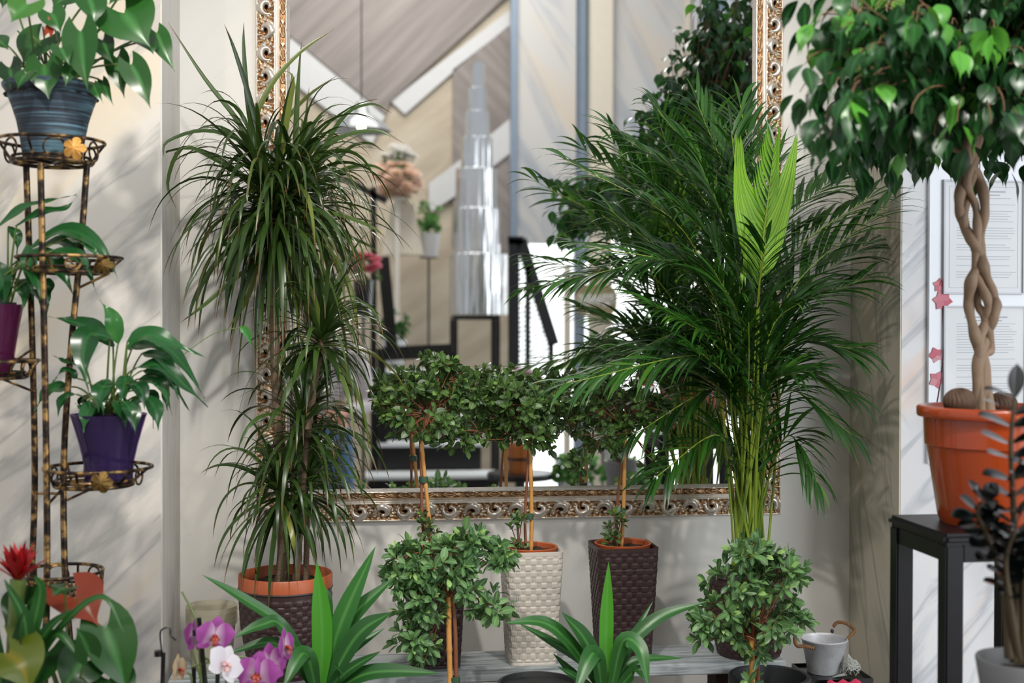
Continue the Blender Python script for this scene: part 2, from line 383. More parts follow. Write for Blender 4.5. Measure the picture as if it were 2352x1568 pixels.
def build_mirror():
    Wf = .0875
    XL = P(586, 1100, -.03).x; XR = P(1799, 1100, -.03).x; ZB = P(1190, 1194.5, -.03).z; ZT = ZB+1.95
    t = thing('wall_mirror', 'large wall mirror in a carved silver and gold scrollwork frame behind the plants', 'mirror', ((XL+XR)/2, 0, ZB))
    h, base, vv, nu, Pd = relief()
    m, nt, b = newmat('worn silver gilt'); L = nt.links
    a = nt.nodes.new('ShaderNodeAttribute'); a.attribute_name = 'lv'
    s = nt.nodes.new('ShaderNodeSeparateColor'); L.new(a.outputs['Color'], s.inputs[0])
    tc = nt.nodes.new('ShaderNodeTexCoord'); n = nt.nodes.new('ShaderNodeTexNoise'); n.inputs['Scale'].default_value = 90; n.inputs['Detail'].default_value = 4
    L.new(tc.outputs['Object'], n.inputs['Vector'])
    ad = nt.nodes.new('ShaderNodeMath'); ad.operation = 'MULTIPLY_ADD'; ad.inputs[1].default_value = .25; L.new(n.outputs['Fac'], ad.inputs[0]); L.new(s.outputs['Red'], ad.inputs[2])
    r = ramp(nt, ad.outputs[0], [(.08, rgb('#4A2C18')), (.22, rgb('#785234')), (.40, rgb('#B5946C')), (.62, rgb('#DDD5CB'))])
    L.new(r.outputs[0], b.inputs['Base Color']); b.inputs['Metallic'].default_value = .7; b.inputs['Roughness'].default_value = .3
    def rail(name, fr, Lh, coarse=False):
        ns = int(Lh/.00115) if not coarse else 60
        mb = MB(); nv = len(vv)
        tau = np.linspace(0, 1, ns)[:, None]; v = vv[None, :]
        s_ = v+(Lh-2*v)*tau
        iu = (s_/Pd*nu); i0 = np.floor(iu).astype(int) % nu; i1 = (i0+1) % nu; fr_ = iu-np.floor(iu); jj = np.arange(nv)[None, :].repeat(ns, 0)
        hh = h[i0, jj]*(1-fr_)+h[i1, jj]*fr_
        ht = np.hstack([np.zeros((ns, 1)), hh, np.full((ns, 1), .008)])
        ss = np.hstack([s_[:, :1], s_, s_[:, -1:]]); v2 = np.hstack([v[:, :1], v, v[:, -1:]]).repeat(ns, 0)
        o, sa, va = fr
        g = np.array(o)+ss[..., None]*np.array(sa)+v2[..., None]*np.array(va)+ht[..., None]*np.array((0, -1, 0))
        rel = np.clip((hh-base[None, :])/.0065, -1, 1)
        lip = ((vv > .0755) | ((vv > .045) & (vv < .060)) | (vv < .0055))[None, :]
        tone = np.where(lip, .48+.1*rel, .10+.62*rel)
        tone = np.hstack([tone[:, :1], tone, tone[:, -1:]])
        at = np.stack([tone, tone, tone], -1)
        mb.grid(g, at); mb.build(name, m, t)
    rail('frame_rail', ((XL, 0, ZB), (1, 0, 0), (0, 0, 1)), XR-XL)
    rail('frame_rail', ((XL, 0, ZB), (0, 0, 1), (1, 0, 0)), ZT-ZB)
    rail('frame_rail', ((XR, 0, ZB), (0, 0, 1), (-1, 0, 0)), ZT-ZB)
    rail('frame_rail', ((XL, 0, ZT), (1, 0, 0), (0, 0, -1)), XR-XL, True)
    gm, nt, b = newmat('mirror silvering'); b.inputs['Metallic'].default_value = 1; b.inputs['Roughness'].default_value = 0.0
    b.inputs['Base Color'].default_value = (.93, .94, .93, 1)
    g = MB(); q = .082
    g.box((XL+q, YM, ZB+q), (XR-q, YM+.005, ZT-q)); g.build('mirror_glass', gm, t, smooth=False)
build_mirror()

# ------------------------------------------------------------------ shelf plank
ZS = P(1214, 1531, -.325).z
def build_shelf():
    m, nt, b = newmat('weathered grey painted wood'); L = nt.links
    tc = nt.nodes.new('ShaderNodeTexCoord'); mp = nt.nodes.new('ShaderNodeMapping'); mp.inputs['Scale'].default_value = (3, 40, 60)
    L.new(tc.outputs['Object'], mp.inputs[0])
    n = nt.nodes.new('ShaderNodeTexNoise'); n.inputs['Scale'].default_value = 2; n.inputs['Detail'].default_value = 8; n.inputs['Distortion'].default_value = 1
    L.new(mp.outputs[0], n.inputs['Vector'])
    r = ramp(nt, n.outputs['Fac'], [(.3, rgb('#6D7274')), (.5, rgb('#9FA7AA')), (.68, rgb('#B3B9BA')), (.85, rgb('#A98B73'))])
    L.new(r.outputs[0], b.inputs['Base Color']); b.inputs['Roughness'].default_value = .6
    bp = nt.nodes.new('ShaderNodeBump'); bp.inputs['Strength'].default_value = .4; bp.inputs['Distance'].default_value = .003; L.new(n.outputs['Fac'], bp.inputs['Height']); L.new(bp.outputs[0], b.inputs['Normal'])
    x0, x1 = NL+.02, P(1806, 1518, -.345).x
    t = thing('plank_bench', 'long narrow grey painted wooden bench with worn edge under the mirror', 'bench', ((x0+x1)/2, -.26, 0))
    rounded('plank', (x0, -.345, ZS-.028), (x1, -.165, ZS), .003, m, t)
    for xx in (x0+.1, P(1692, 1550, -.3).x): rounded('leg', (xx-.022, -.31, 0), (xx+.022, -.2, ZS-.028), .003, m, t)
    md = plain('dark rough wood', '#3C2C24', .8, var=.3, vscale=40, bump=.5)
    xx = P(1660, 1550, -.3).x
    rounded('leg', (xx-.016, -.30, 0), (xx+.016, -.22, ZS-.028), .003, md, t)
    return m
mat_plank = build_shelf()

# ------------------------------------------------------------------ pots
def weave(uu, zz, hr=.0142, cw=.027, deep=.0023):
    """woven plastic relief, metres around / up -> height"""
    row = np.floor(zz/hr); w = zz/hr-row
    x = uu/cw+.5*(row % 2); x = x-np.floor(x)
    long_ = np.clip(np.minimum(x/.06, (.66-x)/.06), 0, 1)*np.clip(np.minimum(w/.16, (1-w)/.16), 0, 1)
    rib = ((np.abs(x-.76) < .035) | (np.abs(x-.90) < .035))*np.clip(np.minimum(w/.25, (1-w)/.25), 0, 1)*.75
    return deep*np.maximum(np.sqrt(long_), rib)
def square_pot(t, cx, cy, z0, z1, w0, w1, mat, rot=0, rimmat=None):
    """tapered square planter, rounded corners, woven sides, inner wall"""
    res = .0021; per = 4*w1; na = int(per/res)//4*4; nz = int((z1-z0)/res)
    a = np.linspace(0, 4, na, endpoint=False); zz = np.linspace(0, z1-z0, nz)
    side = a.astype(int); f = a-side; e = 5.0
    th = (a+.5)*PI/2*1.0
    # superellipse outline
    c, s_ = np.cos(th), np.sin(th); n = 7.0; rr = (np.abs(c)**n+np.abs(s_)**n)**(-1/n)
    ox, oy = rr*c, rr*s_
    nx, ny = np.sign(c)*np.abs(ox)**(n-1), np.sign(s_)*np.abs(oy)**(n-1); ln = np.hypot(nx, ny); nx, ny = nx/ln, ny/ln
    seg = np.hypot(np.diff(np.append(ox, ox[0])), np.diff(np.append(oy, oy[0]))); arc = np.concatenate([[0], np.cumsum(seg)[:-1]])
    wz = (w0+(w1-w0)*zz/(z1-z0))/2
    hh = weave(arc[None, :]*w1/2, zz[:, None])
    hh *= np.clip((zz[:, None]-.006)/.003, 0, 1)*np.clip(((z1-z0)-.009-zz[:, None])/.003, 0, 1)
    hh += np.where((zz[:, None] > (z1-z0)-.009) | (zz[:, None] < .006), .0016, 0)
    g = np.zeros((nz, na, 3)); g[..., 0] = ox[None]*wz[:, None]+nx[None]*hh; g[..., 1] = oy[None]*wz[:, None]+ny[None]*hh; g[..., 2] = zz[:, None]
    def ring(k, z): q = np.zeros((1, na, 3)); q[0, :, 0] = ox*k; q[0, :, 1] = oy*k; q[0, :, 2] = z; return q
    g = np.vstack([ring(.002, 0), ring(w0/2-.004, 0), g, ring(w1/2-.003, z1-z0+.001), ring(w1/2-.005, z1-z0-.001), ring(w1/2-.012, z1-z0-.05), ring(.002, z1-z0-.05)])
    ca, sa = math.cos(rot), math.sin(rot)
    g = np.stack([g[..., 0]*ca-g[..., 1]*sa+cx, g[..., 0]*sa+g[..., 1]*ca+cy, g[..., 2]+z0], -1)
    mb = MB(); mb.grid(g, closev=True); return mb.build('planter', mat, t)
def round_rattan(t, c, prof, mat, name='planter', inner=True):
    """woven round planter from a (r,z) outline, with inner wall"""
    prof = np.array(prof); z = np.arange(prof[0, 1], prof[-1, 1], .0024); r = np.interp(z, prof[:, 1], prof[:, 0])
    na = 300; an = np.linspace(0, 2*PI, na, endpoint=False); R = prof[:, 0].max()
    hh = weave(an[None, :]*R, z[:, None]-z[0], .0125, R*2*PI/24)*np.clip((z[:, None]-z[0])/.004-1, 0, 1)*np.clip((z[-1]-.01-z[:, None])/.003, 0, 1)
    rr = r[:, None]+hh
    def ring(k, zz): return np.full((1, na), k), zz
    rows = [(np.full(na, .002), prof[0, 1])]+[(rr[i], z[i]) for i in range(len(z))]+[(np.full(na, R+.003), prof[-1, 1]), (np.full(na, R+.002), prof[-1, 1]+.003), (np.full(na, R-.004), prof[-1, 1]+.002), (np.full(na, R-.012), prof[-1, 1]-.06), (np.full(na, .002), prof[-1, 1]-.06)]
    g = np.zeros((len(rows), na, 3))
    for i, (q, zz) in enumerate(rows): g[i, :, 0] = c[0]+q*np.cos(an); g[i, :, 1] = c[1]+q*np.sin(an); g[i, :, 2] = c[2]+zz
    mb = MB(); mb.grid(g, closev=True); return mb.build(name, mat, t)
def soil(t, c, r, mat=None, sq=False):
    mb = MB(); n = 40; an = np.linspace(0, 2*PI, n, endpoint=False); rs = np.linspace(.002, r, 12)
    g = np.zeros((12, n, 3)); g[..., 0] = c[0]+rs[:, None]*np.cos(an); g[..., 1] = c[1]+rs[:, None]*np.sin(an)
    g[..., 2] = c[2]+rng.uniform(-.003, .003, (12, n)); mb.grid(g, closev=True); mb.build('soil', mat or mat_soil, t)
def pot(t, c, prof, mat, name='pot', n=64):
    mb = MB(); mb.lathe(c, prof, n); return mb.build(name, mat, t)
def cane_pts(a, b, wob=.002, n=14):
    a = np.array(tuple(a)); b = np.array(tuple(b)); t = np.linspace(0, 1, n)[:, None]
    return a+(b-a)*t+np.stack([np.sin(t[:, 0]*5)*wob, np.cos(t[:, 0]*4)*wob, 0*t[:, 0]], -1)
def cane(t, a, b, r=.0048, name='cane'):
    L = (Vector(b)-Vector(a)).length; n = max(8, int(L/.006)); pts = cane_pts(a, b, .002, n)
    z = np.linspace(0, L, n); rad = r*(1+.22*np.exp(-((z % .075)-.0375)**2/.000012))
    mb = MB(); mb.tube(pts, rad, 10); mb.build(name, mat_cane, t)

# ------------------------------------------------------------------ azaleas
def azalea_cluster(mb, c, o, n=8, L=.027, w=.0072, young=False):
    o = nrm(o); u, v = perp(o); a0 = U(0, 6)
    for i in range(n):
        a = a0+i*2.4; spread = .35+.65*(i/n)
        if i < 2: spread = .3
        d = nrm(o*(1.15-spread*1.0)+(u*math.cos(a)+v*math.sin(a))*spread)
        l = L*U(.65, 1.15)*(.7 if i < 2 else 1); pts = arch(c+d*.002-o*.004*i/n*3, d, l, U(0, .35), 6)
        nn = nrm(o-d*np.dot(o, d)+.25*rdir())
        tone = min(1, (.93+.06*U()) if (i < 2 and U() < .5) else U(0, .85))
        mb.blade(pts, w*U(.8, 1.15)*l/L*1.05, nn, ELLIP, .18, 3, tone=tone)
def azalea_crown(blobs, y, root, leafm, t, ymax=-.05, dens=1.0, L=.027, ytilt=0, tw=.0011):
    fb, bb = MB(), MB()
    for (px, py, rx, ry, n) in blobs:
        s = sc(y, px)
        c = np.array(tuple(P(px, py, y))); R = np.array((rx/s, min(rx, 95)/s*.9, ry/s))
        for i in range(int(n*dens)):
            d = rdir(); k = (U(.25, 1))**.45
            p = c+d*R*k
            if p[1] > ymax: p[1] = ymax-U(0, .02)
            o = nrm(d*np.array((1, 1, .6))+np.array((0, 0, .55)))
            if U() < .15: o = nrm(d+np.array((0, 0, -.5)))
            azalea_cluster(fb, p, o, int(U(6, 10)), L)
            if U() < .55:
                r0 = np.array(tuple(root)); mid = r0+(p-r0)*.55+np.array((0, 0, -.012+.02*U()))
                q0 = c+(p-c)*.3 if U() < .7 else r0
                bb.tube(bez([q0, (q0+p)/2+rdir()*.01, p], 6), np.linspace(tw*1.6, tw*.7, 6), 5, cap=False)
        r0 = np.array(tuple(root)); bb.tube(bez([r0, r0+(c-r0)*.4+np.array((0, 0, .02)), c], 10), np.linspace(.0028, .0016, 10), 6)
    bb.build('branches', mat_stem, t, clampy=YM-.014); fb.build('foliage', leafm, t, clampy=YM-.014)

def row_azalea(name_label, px, pot_px, pot_top, mat, stem_px, blobs, w1, h_bot, rot, sprigs, y=-.26, ties=(), terra=True):
    x = P(pot_px, 1400, y).x; zt = P(pot_px, pot_top, y-w1/2).z
    t = thing('potted_azalea', name_label, 'plant', (x, y, ZS))
    square_pot(t, x, y, ZS+.0005, zt, w1*.80, w1, mat, rot)
    pr = w1/2-.008; c = (x, y, zt)
    pot(t, c, [(pr-.006, -.045), (pr, -.004), (pr+.003, .004), (pr+.001, .0055), (pr-.003, .003), (pr-.006, -.02)], mat_terra, 'inner_pot')
    soil(t, (x, y, zt-.008), pr-.003)
    (bx, by), (tx, ty) = stem_px
    a = P(bx, by, y); b = P(tx, ty, y); a.z = zt-.03
    cane(t, a, b)
    mb = MB(); off = Vector((-.011, .0, 0))
    pts = spline([a+off, a+(b-a)*.35+off*1.3, a+(b-a)*.7+off*.8, b+off*.4, b+Vector((0, 0, .03))], 40); mb.tube(pts, np.linspace(.0038, .003, len(pts)), 8); mb.build('stem', mat_stem, t)
    for k in ties:
        q = a+(b-a)*k; mb = MB(); mb.lathe((q.x-.004, q.y, q.z), [(.0055, -.008), (.0105, -.007), (.011, 0), (.0105, .007), (.0055, .008)], 16); mb.build('tie', mat_tie, t)
    azalea_crown(blobs, y, b, azgreens, t)
    if sprigs:
        fb, bb = MB(), MB()
        for (sx, sy, n, spread) in sprigs:
            r0 = np.array(tuple(P(sx, sy+50, y-.012)))
            for i in range(n):
                p = np.array(tuple(P(sx+U(-spread, spread), sy+U(-38, 45), y-.02+U(-.02, .02))))
                azalea_cluster(fb, p, nrm((p-r0)*np.array((1, 1, .3))+np.array((0, -.01, .03))), 7, .021, .0055)
                bb.tube(bez([r0, (r0+p)/2+rdir()*.004, p], 6), .0012, 5)
        bb.build('low_twigs', mat_stem, t); fb.build('low_shoots', azgreens, t)
    return t
def all_row():
    row_azalea('standard azalea on the bench in the left dark brown square rattan planter', 985, 998, 1277, mat_brownrattan,
        ((991, 1280), (970, 1010)), [(985, 950, 118, 72, 74), (925, 900, 60, 40, 20), (1020, 880, 70, 45, 26), (1090, 895, 45, 35, 16), (1018, 838, 26, 26, 9), (1100, 990, 45, 30, 12), (880, 930, 30, 22, 7), (1050, 1010, 50, 24, 10)],
        .143, 1538, .02, [(985, 1190, 7, 22)], ties=(.28, .68))
    row_azalea('standard azalea on the bench in the cream square rattan planter', 1217, 1219, 1270, mat_whiterattan,
        ((1219, 1265), (1220, 1005)), [(1215, 930, 105, 68, 74), (1160, 900, 50, 42, 18), (1275, 930, 60, 42, 22), (1150, 990, 45, 32, 12), (1210, 1000, 80, 25, 16), (1125, 960, 30, 30, 8)],
        .140, 1531, .015, [(1190, 1215, 9, 16)], ties=(.36,))
    row_azalea('standard azalea on the bench in the right dark brown square rattan planter', 1430, 1430, 1262, mat_brownrattan,
        ((1426, 1262), (1438, 985)), [(1400, 925, 80, 58, 44), (1345, 905, 50, 36, 16), (1470, 930, 70, 45, 26), (1520, 950, 32, 26, 9), (1390, 1000, 58, 42, 22), (1500, 1070, 24, 24, 7), (1335, 1060, 34, 20, 8)],
        .150, 1512, .02, [(1412, 1205, 11, 22)], ties=(.36,))
all_row()
def front_azalea(label, y, blobs, cane_px, base_px, pr=.1):
    base = P(base_px[0], base_px[1], y); top = P(cane_px[0], cane_px[1], y)
    zf = ZS-.32
    t = thing('potted_azalea', label, 'plant', (base.x, y, 0))
    a = Vector((base.x, y, zf)); b = top
    cane(t, a, b, .0062)
    mb = MB(); pts = spline([a+Vector((.016, .005, 0)), a+(b-a)*.6+Vector((.014, .004, 0)), b+Vector((.012, 0, -.05)), b+Vector((.0, 0, .02))], 40); mb.tube(pts, np.linspace(.0055, .0042, len(pts)), 8); mb.build('stem', mat_stem, t)
    q = P(base_px[0]+7, base_px[1], y); mb = MB(); mb.lathe((q.x, q.y, q.z), [(.006, -.007), (.0115, -.006), (.012, 0), (.0115, .006), (.006, .007)], 16); mb.build('tie', mat_tie, t)
    pot(t, (base.x, y, 0), [(.002, 0), (pr-.03, 0), (pr-.028, .01), (pr-.005, zf-.02), (pr, zf), (pr, zf+.015), (pr-.006, zf+.015), (pr-.01, zf-.03), (.002, zf-.03)], mat_terra)
    soil(t, (base.x, y, zf-.005), pr-.011)
    azalea_crown(blobs, y, b, azfront, t, L=.0325)
front_azalea('leafy green azalea on a cane, in front of the left brown planter', -.49,
    [(1000, 1290, 90, 62, 44), (930, 1290, 55, 48, 22), (1080, 1250, 60, 34, 22), (1150, 1275, 40, 34, 14), (960, 1380, 62, 60, 26), (945, 1470, 45, 42, 18), (985, 1500, 30, 30, 9), (1130, 1390, 55, 30, 15), (1060, 1340, 60, 40, 16), (905, 1340, 34, 34, 9)],
    (1032, 1370), (1038, 1560))
front_azalea('leafy green azalea spreading in front of the palm pot, beside the zinc bucket', -.60,
    [(1720, 1265, 62, 28, 16), (1690, 1340, 80, 52, 32), (1790, 1330, 66, 58, 30), (1650, 1410, 66, 44, 22), (1760, 1420, 90, 50, 26), (1700, 1450, 60, 42, 16), (1830, 1430, 34, 24, 8), (1610, 1450, 34, 22, 7), (1740, 1490, 26, 24, 6), (1725, 1560, 16, 14, 2)],
    (1728, 1470), (1735, 1568), .07)

# ------------------------------------------------------------------ dracaena
def draco_head(mb, c, axis, n, L, w, up=.5, low=-.6, g=.5):
    axis = nrm(np.array(axis, float)); u, v = perp(axis)
    for i in range(n):
        a = i*2.39996+U(-.2, .2); k = i/n; el = low+(up-low)*(1-k)+U(-.12, .12)
        d = nrm(axis*math.sin(el*PI/2)+(u*math.cos(a)+v*math.sin(a))*math.cos(el*PI/2))
        base = np.array(tuple(c))+axis*(.05*(1-k)-.03)+d*.006
        l = L*U(.6, 1.1); pts = arch(base, d, l, g*U(.35, 1.15), 15)
        mb.blade(pts, w*U(.7, 1.15), nrm(axis+.35*rdir()-.1*d), GRASS, .25, 3, tone=min(1, U(0, .9)+(.1 if U() < .1 else 0)), twist=U(-.6, .6))
def build_dracaena():
    y = -.31; c0 = P(656, 1400, y)
    t = thing('potted_dracaena', 'tall shaggy dracaena with narrow drooping leaves in round brown rattan pot', 'plant', (c0.x, y, ZS))
    zr = P(656, 1368, y-.1).z-ZS
    round_rattan(t, (c0.x, y, ZS), [(.080, 0.0005), (.090, .05), (.102, .12), (.107, zr)], mat_brownrattan)
    z2 = zr
    pot(t, (c0.x, y, ZS+z2), [(.094, -.03), (.102, -.002), (.1085, .0), (.1085, .030), (.106, .033), (.1035, .030), (.101, -.01), (.099, -.04)], mat_terra, 'inner_pot', 96)
    soil(t, (c0.x, y, ZS+z2+.008), .1)
    bark = plain('ringed dracaena bark', '#6E5A48', .85, var=.35, vscale=50, bump=1, bscale=120)
    def trunk(pts, r0, r1):
        p = spline(pts, 120); n = len(p); mb = MB(); z = np.linspace(0, 1, n)
        mb.tube(p, np.linspace(r0, r1, n)*(1+.06*np.sin(z*n*1.9)), 12); mb.build('trunk', bark, t)
    sz = ZS+z2-.02
    A = P(628, 500, -.28); B = P(738, 780, -.33); E = P(640, 1130, -.36)
    trunk([Vector((c0.x-.005, -.30, sz)), P(655, 1180, -.30), P(640, 1000, -.29), P(628, 700, -.28), A], .012, .011)
    trunk([Vector((c0.x+.022, -.33, sz)), P(690, 1180, -.33), P(700, 1050, -.33), P(718, 900, -.33), B], .009, .0085)
    trunk([Vector((c0.x+.045, -.30, sz)), P(705, 1200, -.30), P(698, 1080, -.30)], .007, .006)
    trunk([Vector((c0.x-.02, -.34, sz)), P(645, 1250, -.35), E], .008, .007)
    f = MB(); draco_head(f, A, (-.05, 0, 1), 165, .35, .0068, .9, -.75, .5); draco_head(f, P(672, 440, -.27), (.25, 0, 1), 110, .31, .0066, .92, -.5, .5); draco_head(f, P(600, 410, -.30), (-.2, -.1, 1), 60, .27, .006, .95, -.2, .55); f.build('leaf_crown', drac, t, clampy=YM-.014)
    # a few long individually traced blades
    f = MB()
    for pts in ([(610, 430), (560, 300), (470, 180), (385, 50)], [(615, 400), (580, 250), (540, 120), (515, 55)], [(600, 400), (572, 260), (560, 120), (560, 50)],
                [(640, 400), (662, 260), (672, 180), (650, 160)], [(650, 420), (560, 330), (470, 300), (385, 325), (375, 360)], [(620, 440), (500, 370), (420, 340), (385, 420), (405, 480)],
                [(680, 440), (760, 330), (860, 300), (930, 330)], [(690, 450), (780, 280), (850, 240), (900, 260)], [(690, 500), (760, 490), (850, 520), (885, 545)],
                [(600, 600), (540, 640), (470, 700), (415, 740)], [(650, 560), (690, 640), (690, 720)], [(590, 560), (560, 660), (540, 750)], [(560, 330), (620, 200), (690, 120), (770, 65)],
                [(590, 520), (500, 600), (445, 690), (430, 760)], [(600, 560), (570, 680), (520, 760)], [(640, 420), (720, 300), (745, 270)], [(600, 600), (500, 560), (440, 640), (420, 700)]):
        dz = U(-.1, .06); pl = spline([P(a, b, -.30+dz*i/(len(pts)-1)) for i, (a, b) in enumerate(pts)], 16)
        f.blade(pl, .0065, nrm(np.array((0, -.8, .6))+.3*rdir()), GRASS, .25, 3, twist=U(-.5, .5))
    f.build('long_leaves', drac, t, clampy=YM-.014)
    f = MB(); draco_head(f, B, (.15, 0, 1), 85, .26, .0064, .95, -.35, .45); f.build('leaf_crown', drac, t, clampy=YM-.014)
    f = MB(); draco_head(f, P(695, 980, -.32), (.1, 0, 1), 75, .25, .0068, .8, -.4, .42); f.build('leaf_crown', drac, t, clampy=YM-.014)
    f = MB(); draco_head(f, E, (-.1, -.1, 1), 80, .235, .006, .85, -.6, .5); f.build('leaf_crown', drac, t, clampy=YM-.014)
    f = MB(); draco_head(f, P(705, 1120, -.31), (.1, 0, 1), 60, .22, .006, .8, -.6, .5); f.build('leaf_crown', drac, t, clampy=YM-.014)
build_dracaena()

# ------------------------------------------------------------------ areca palm
def frond(mb, st, pts, start=.4, n=26, L=.17, w=.0065, droop=.3, side=None, ang=50):
    p = spline(pts, 60); k = len(p); t = nrm(np.gradient(p, axis=0))
    st.tube(p, np.linspace(.0038, .0010, k), 6, tone=U(.2, .9))
    up = np.array((0, -.35, 1.)) if side is None else np.array(side)
    for i in range(n):
        f = start+(1-start)*(i+.5)/n; j = min(k-1, int(f*(k-1))); q = (i+.5)/n
        sd = nrm(np.cross(t[j], up))
        for sg in (1, -1):
            a = math.radians(ang-18*q+U(-5, 5)); d = nrm(t[j]*math.cos(a)+sg*sd*math.sin(a)+np.array((0, 0, .12)))
            l = L*(.55+.55*math.sin(PI*(.15+.75*q)))*U(.85, 1.1)
            mb.blade(arch(p[j], d, l, droop*U(.5, 1.2), 8), w*U(.8, 1.1), nrm(up+.3*rdir()), LANCE, .2, 3, tone=U(0, .9))
    mb.blade(arch(p[-1], t[-1], L*.5, droop, 7), w*.8, up, LANCE, .2, 3)
def build_palm():
    y = -.27; c = P(1720, 1400, y)
    t = thing('potted_areca_palm', 'bushy areca palm with one bright young frond in round brown rattan pot', 'plant', (c.x, y, ZS))
    zr = P(1720, 1318, y).z-ZS
    round_rattan(t, (c.x, y, ZS), [(.076, 0.0005), (.086, .05), (.095, .12), (.099, zr)], mat_brownrattan)
    soil(t, (c.x, y, ZS+zr-.03), .088)
    fb, sb = MB(), MB()
    B = lambda: P(1720+U(-42, 42), 1310, y+U(-.04, .04))
    tips = [  # (via px,py), (tip px,py), tip depth
        ((1600, 620), (1300, 640), -.30), ((1590, 560), (1290, 360), -.25), ((1640, 500), (1400, 290), -.2), ((1660, 480), (1510, 250), -.28),
        ((1620, 650), (1330, 560), -.36), ((1610, 760), (1360, 860), -.3), ((1640, 820), (1300, 880), -.5),
        ((1690, 500), (1600, 230), -.2), ((1700, 520), (1680, 300), -.25), ((1740, 480), (1700, 240), -.14), ((1640, 700), (1400, 480), -.15),
        ((1800, 620), (2000, 450), -.28), ((1810, 680), (2040, 470), -.36), ((1800, 740), (1980, 640), -.3), ((1800, 800), (1960, 800), -.4),
        ((1790, 560), (1900, 420), -.2), ((1800, 900), (1960, 1000), -.4), ((1790, 850), (1950, 900), -.3), ((1810, 1000), (1880, 1110), -.35),
        ((1650, 1000), (1500, 1100), -.42), ((1660, 900), (1450, 1000), -.33), ((1750, 560), (1790, 360), -.35), ((1650, 800), (1500, 700), -.45),
        ((1740, 700), (1760, 560), -.5), ((1700, 750), (1640, 620), -.5), ((1770, 760), (1860, 680), -.5), ((1680, 880), (1600, 800), -.5), ((1760, 900), (1850, 850), -.5),
        ((1720, 860), (1720, 740), -.52), ((1650, 600), (1500, 420), -.4), ((1690, 600), (1620, 400), -.45), ((1820, 700), (1990, 560), -.2), ((1640, 880), (1440, 800), -.22)]
    for (vx, vy), (tx, ty), yt in tips:
        b = B(); m1 = Vector(P((1720*.7+vx*.3)+U(-12, 12), 1000 if vy < 900 else 1150, y+(yt-y)*.25)); v = P(vx, vy, y+(yt-y)*.6); q = P(tx, ty, yt)
        ln = abs(tx-1720)+abs(ty-1300)
        frond(fb, sb, [b, m1, v, q], .44 if ln > 700 else .4, 25 if ln > 700 else 18, .165 if ln > 600 else .14, droop=.28)
    for i in range(30):      # bare leaf stalks
        b = B(); q = P(1720+U(-75, 75), U(760, 980), y+U(-.1, .1)); sb.tube(spline([b, (b+q)/2+Vector((U(-.01, .01), 0, 0)), q], 20), np.linspace(.0042, .002, 19) if False else .0032, 6, tone=U(0, 1))
    for i in range(9):
        b = B(); q = P(b.x*0+1720+U(-40, 40), U(1100, 1180), y+U(-.03, .03)); sb.tube([b, q], [.0095, .006], 8, tone=U(.6, 1))
    pm = leafmat('areca stalk', '#5E7A1E', '#93AE3A', '#C2B84A', .4, None, 0)
    sb.build('stalks', pm, t, clampy=YM-.014); fb.build('fronds', palmleaf, t, clampy=YM-.014)
    # the bright, still pleated young frond
    nb = MB(); ns = MB(); rach = spline([P(1735, 1250, -.33), P(1740, 900, -.38), P(1745, 640, -.41), P(1768, 430, -.41), P(1780, 330, -.40)], 60)
    ns.tube(rach, np.linspace(.004, .0012, len(rach)), 6)
    for i in range(20):
        q = i/19; bx, by = 1741+19*q, 650-160*q
        dp = -.41+.006*(i % 2)
        e = (1691+5*math.sin(i*2.1)+10*q, 306+16*((i*7) % 5)/5+6*q)
        k1 = (1712+22*q, by-70+30*q); k2 = (1690+20*q+2*math.sin(i), 455-55*q)
        nb.blade(spline([P(bx, by, dp), P(k1[0], k1[1], dp-.006), P(k2[0], k2[1], dp-.012), P(e[0], e[1], dp-.01)], 18), .0066, (0.25, -1, .1), [.25, .7, 1, 1, .9, .75, .55, .3, .02], .45*(1 if i % 2 else -1), 3, tone=.2+.6*U())
        e = (1833-6*q, 306+14*((i*5) % 4)/4); k1 = (1782-4*q, by-60+20*q); k2 = (1816-8*q+2*math.sin(i), 455-80*q)
        nb.blade(spline([P(bx+2, by-8, dp), P(k1[0], k1[1], dp-.006), P(k2[0], k2[1], dp-.01), P(e[0], e[1], dp-.01)], 18), .0064, (-.25, -1, .1), [.25, .7, 1, 1, .9, .75, .55, .3, .02], .45*(1 if i % 2 else -1), 3, tone=.2+.6*U())
    for i in range(9):
        q = i/8; bx, by = 1760+16*q, 500-150*q
        for sg in (1, -1):
            nb.blade(spline([P(bx, by, -.412), P(bx+sg*(20-8*q), by-45+10*q, -.416), P(bx+sg*(30-16*q), by-100+30*q, -.42)], 10), .0042, (-.2*sg, -1, .1), LANCE, .3, 3, tone=.3*U())
    for i in range(9):
        nb.blade(spline([P(1742, 655-18*i, -.41), P(1716, 600-10*i, -.42), P(1698+2*i, 640+6*(i % 4), -.425)], 12), .0050, (0, -1, .1), LANCE, .2, 3)
    ns.build('young_stalk', pm, t); meta(nb.build('young_frond', palmnew, t), 'bright yellow-green pleated young frond')
    tagm = plain('pink plastic label', '#F04C8C', .4)
    q = P(1762, 1385, y-.112); polyplate('plant_label', [P(1745, 1352, y-.11), P(1780, 1352, y-.11), P(1777, 1366, y-.11), P(1746, 1366, y-.11)], .002, tagm, t)
build_palm()

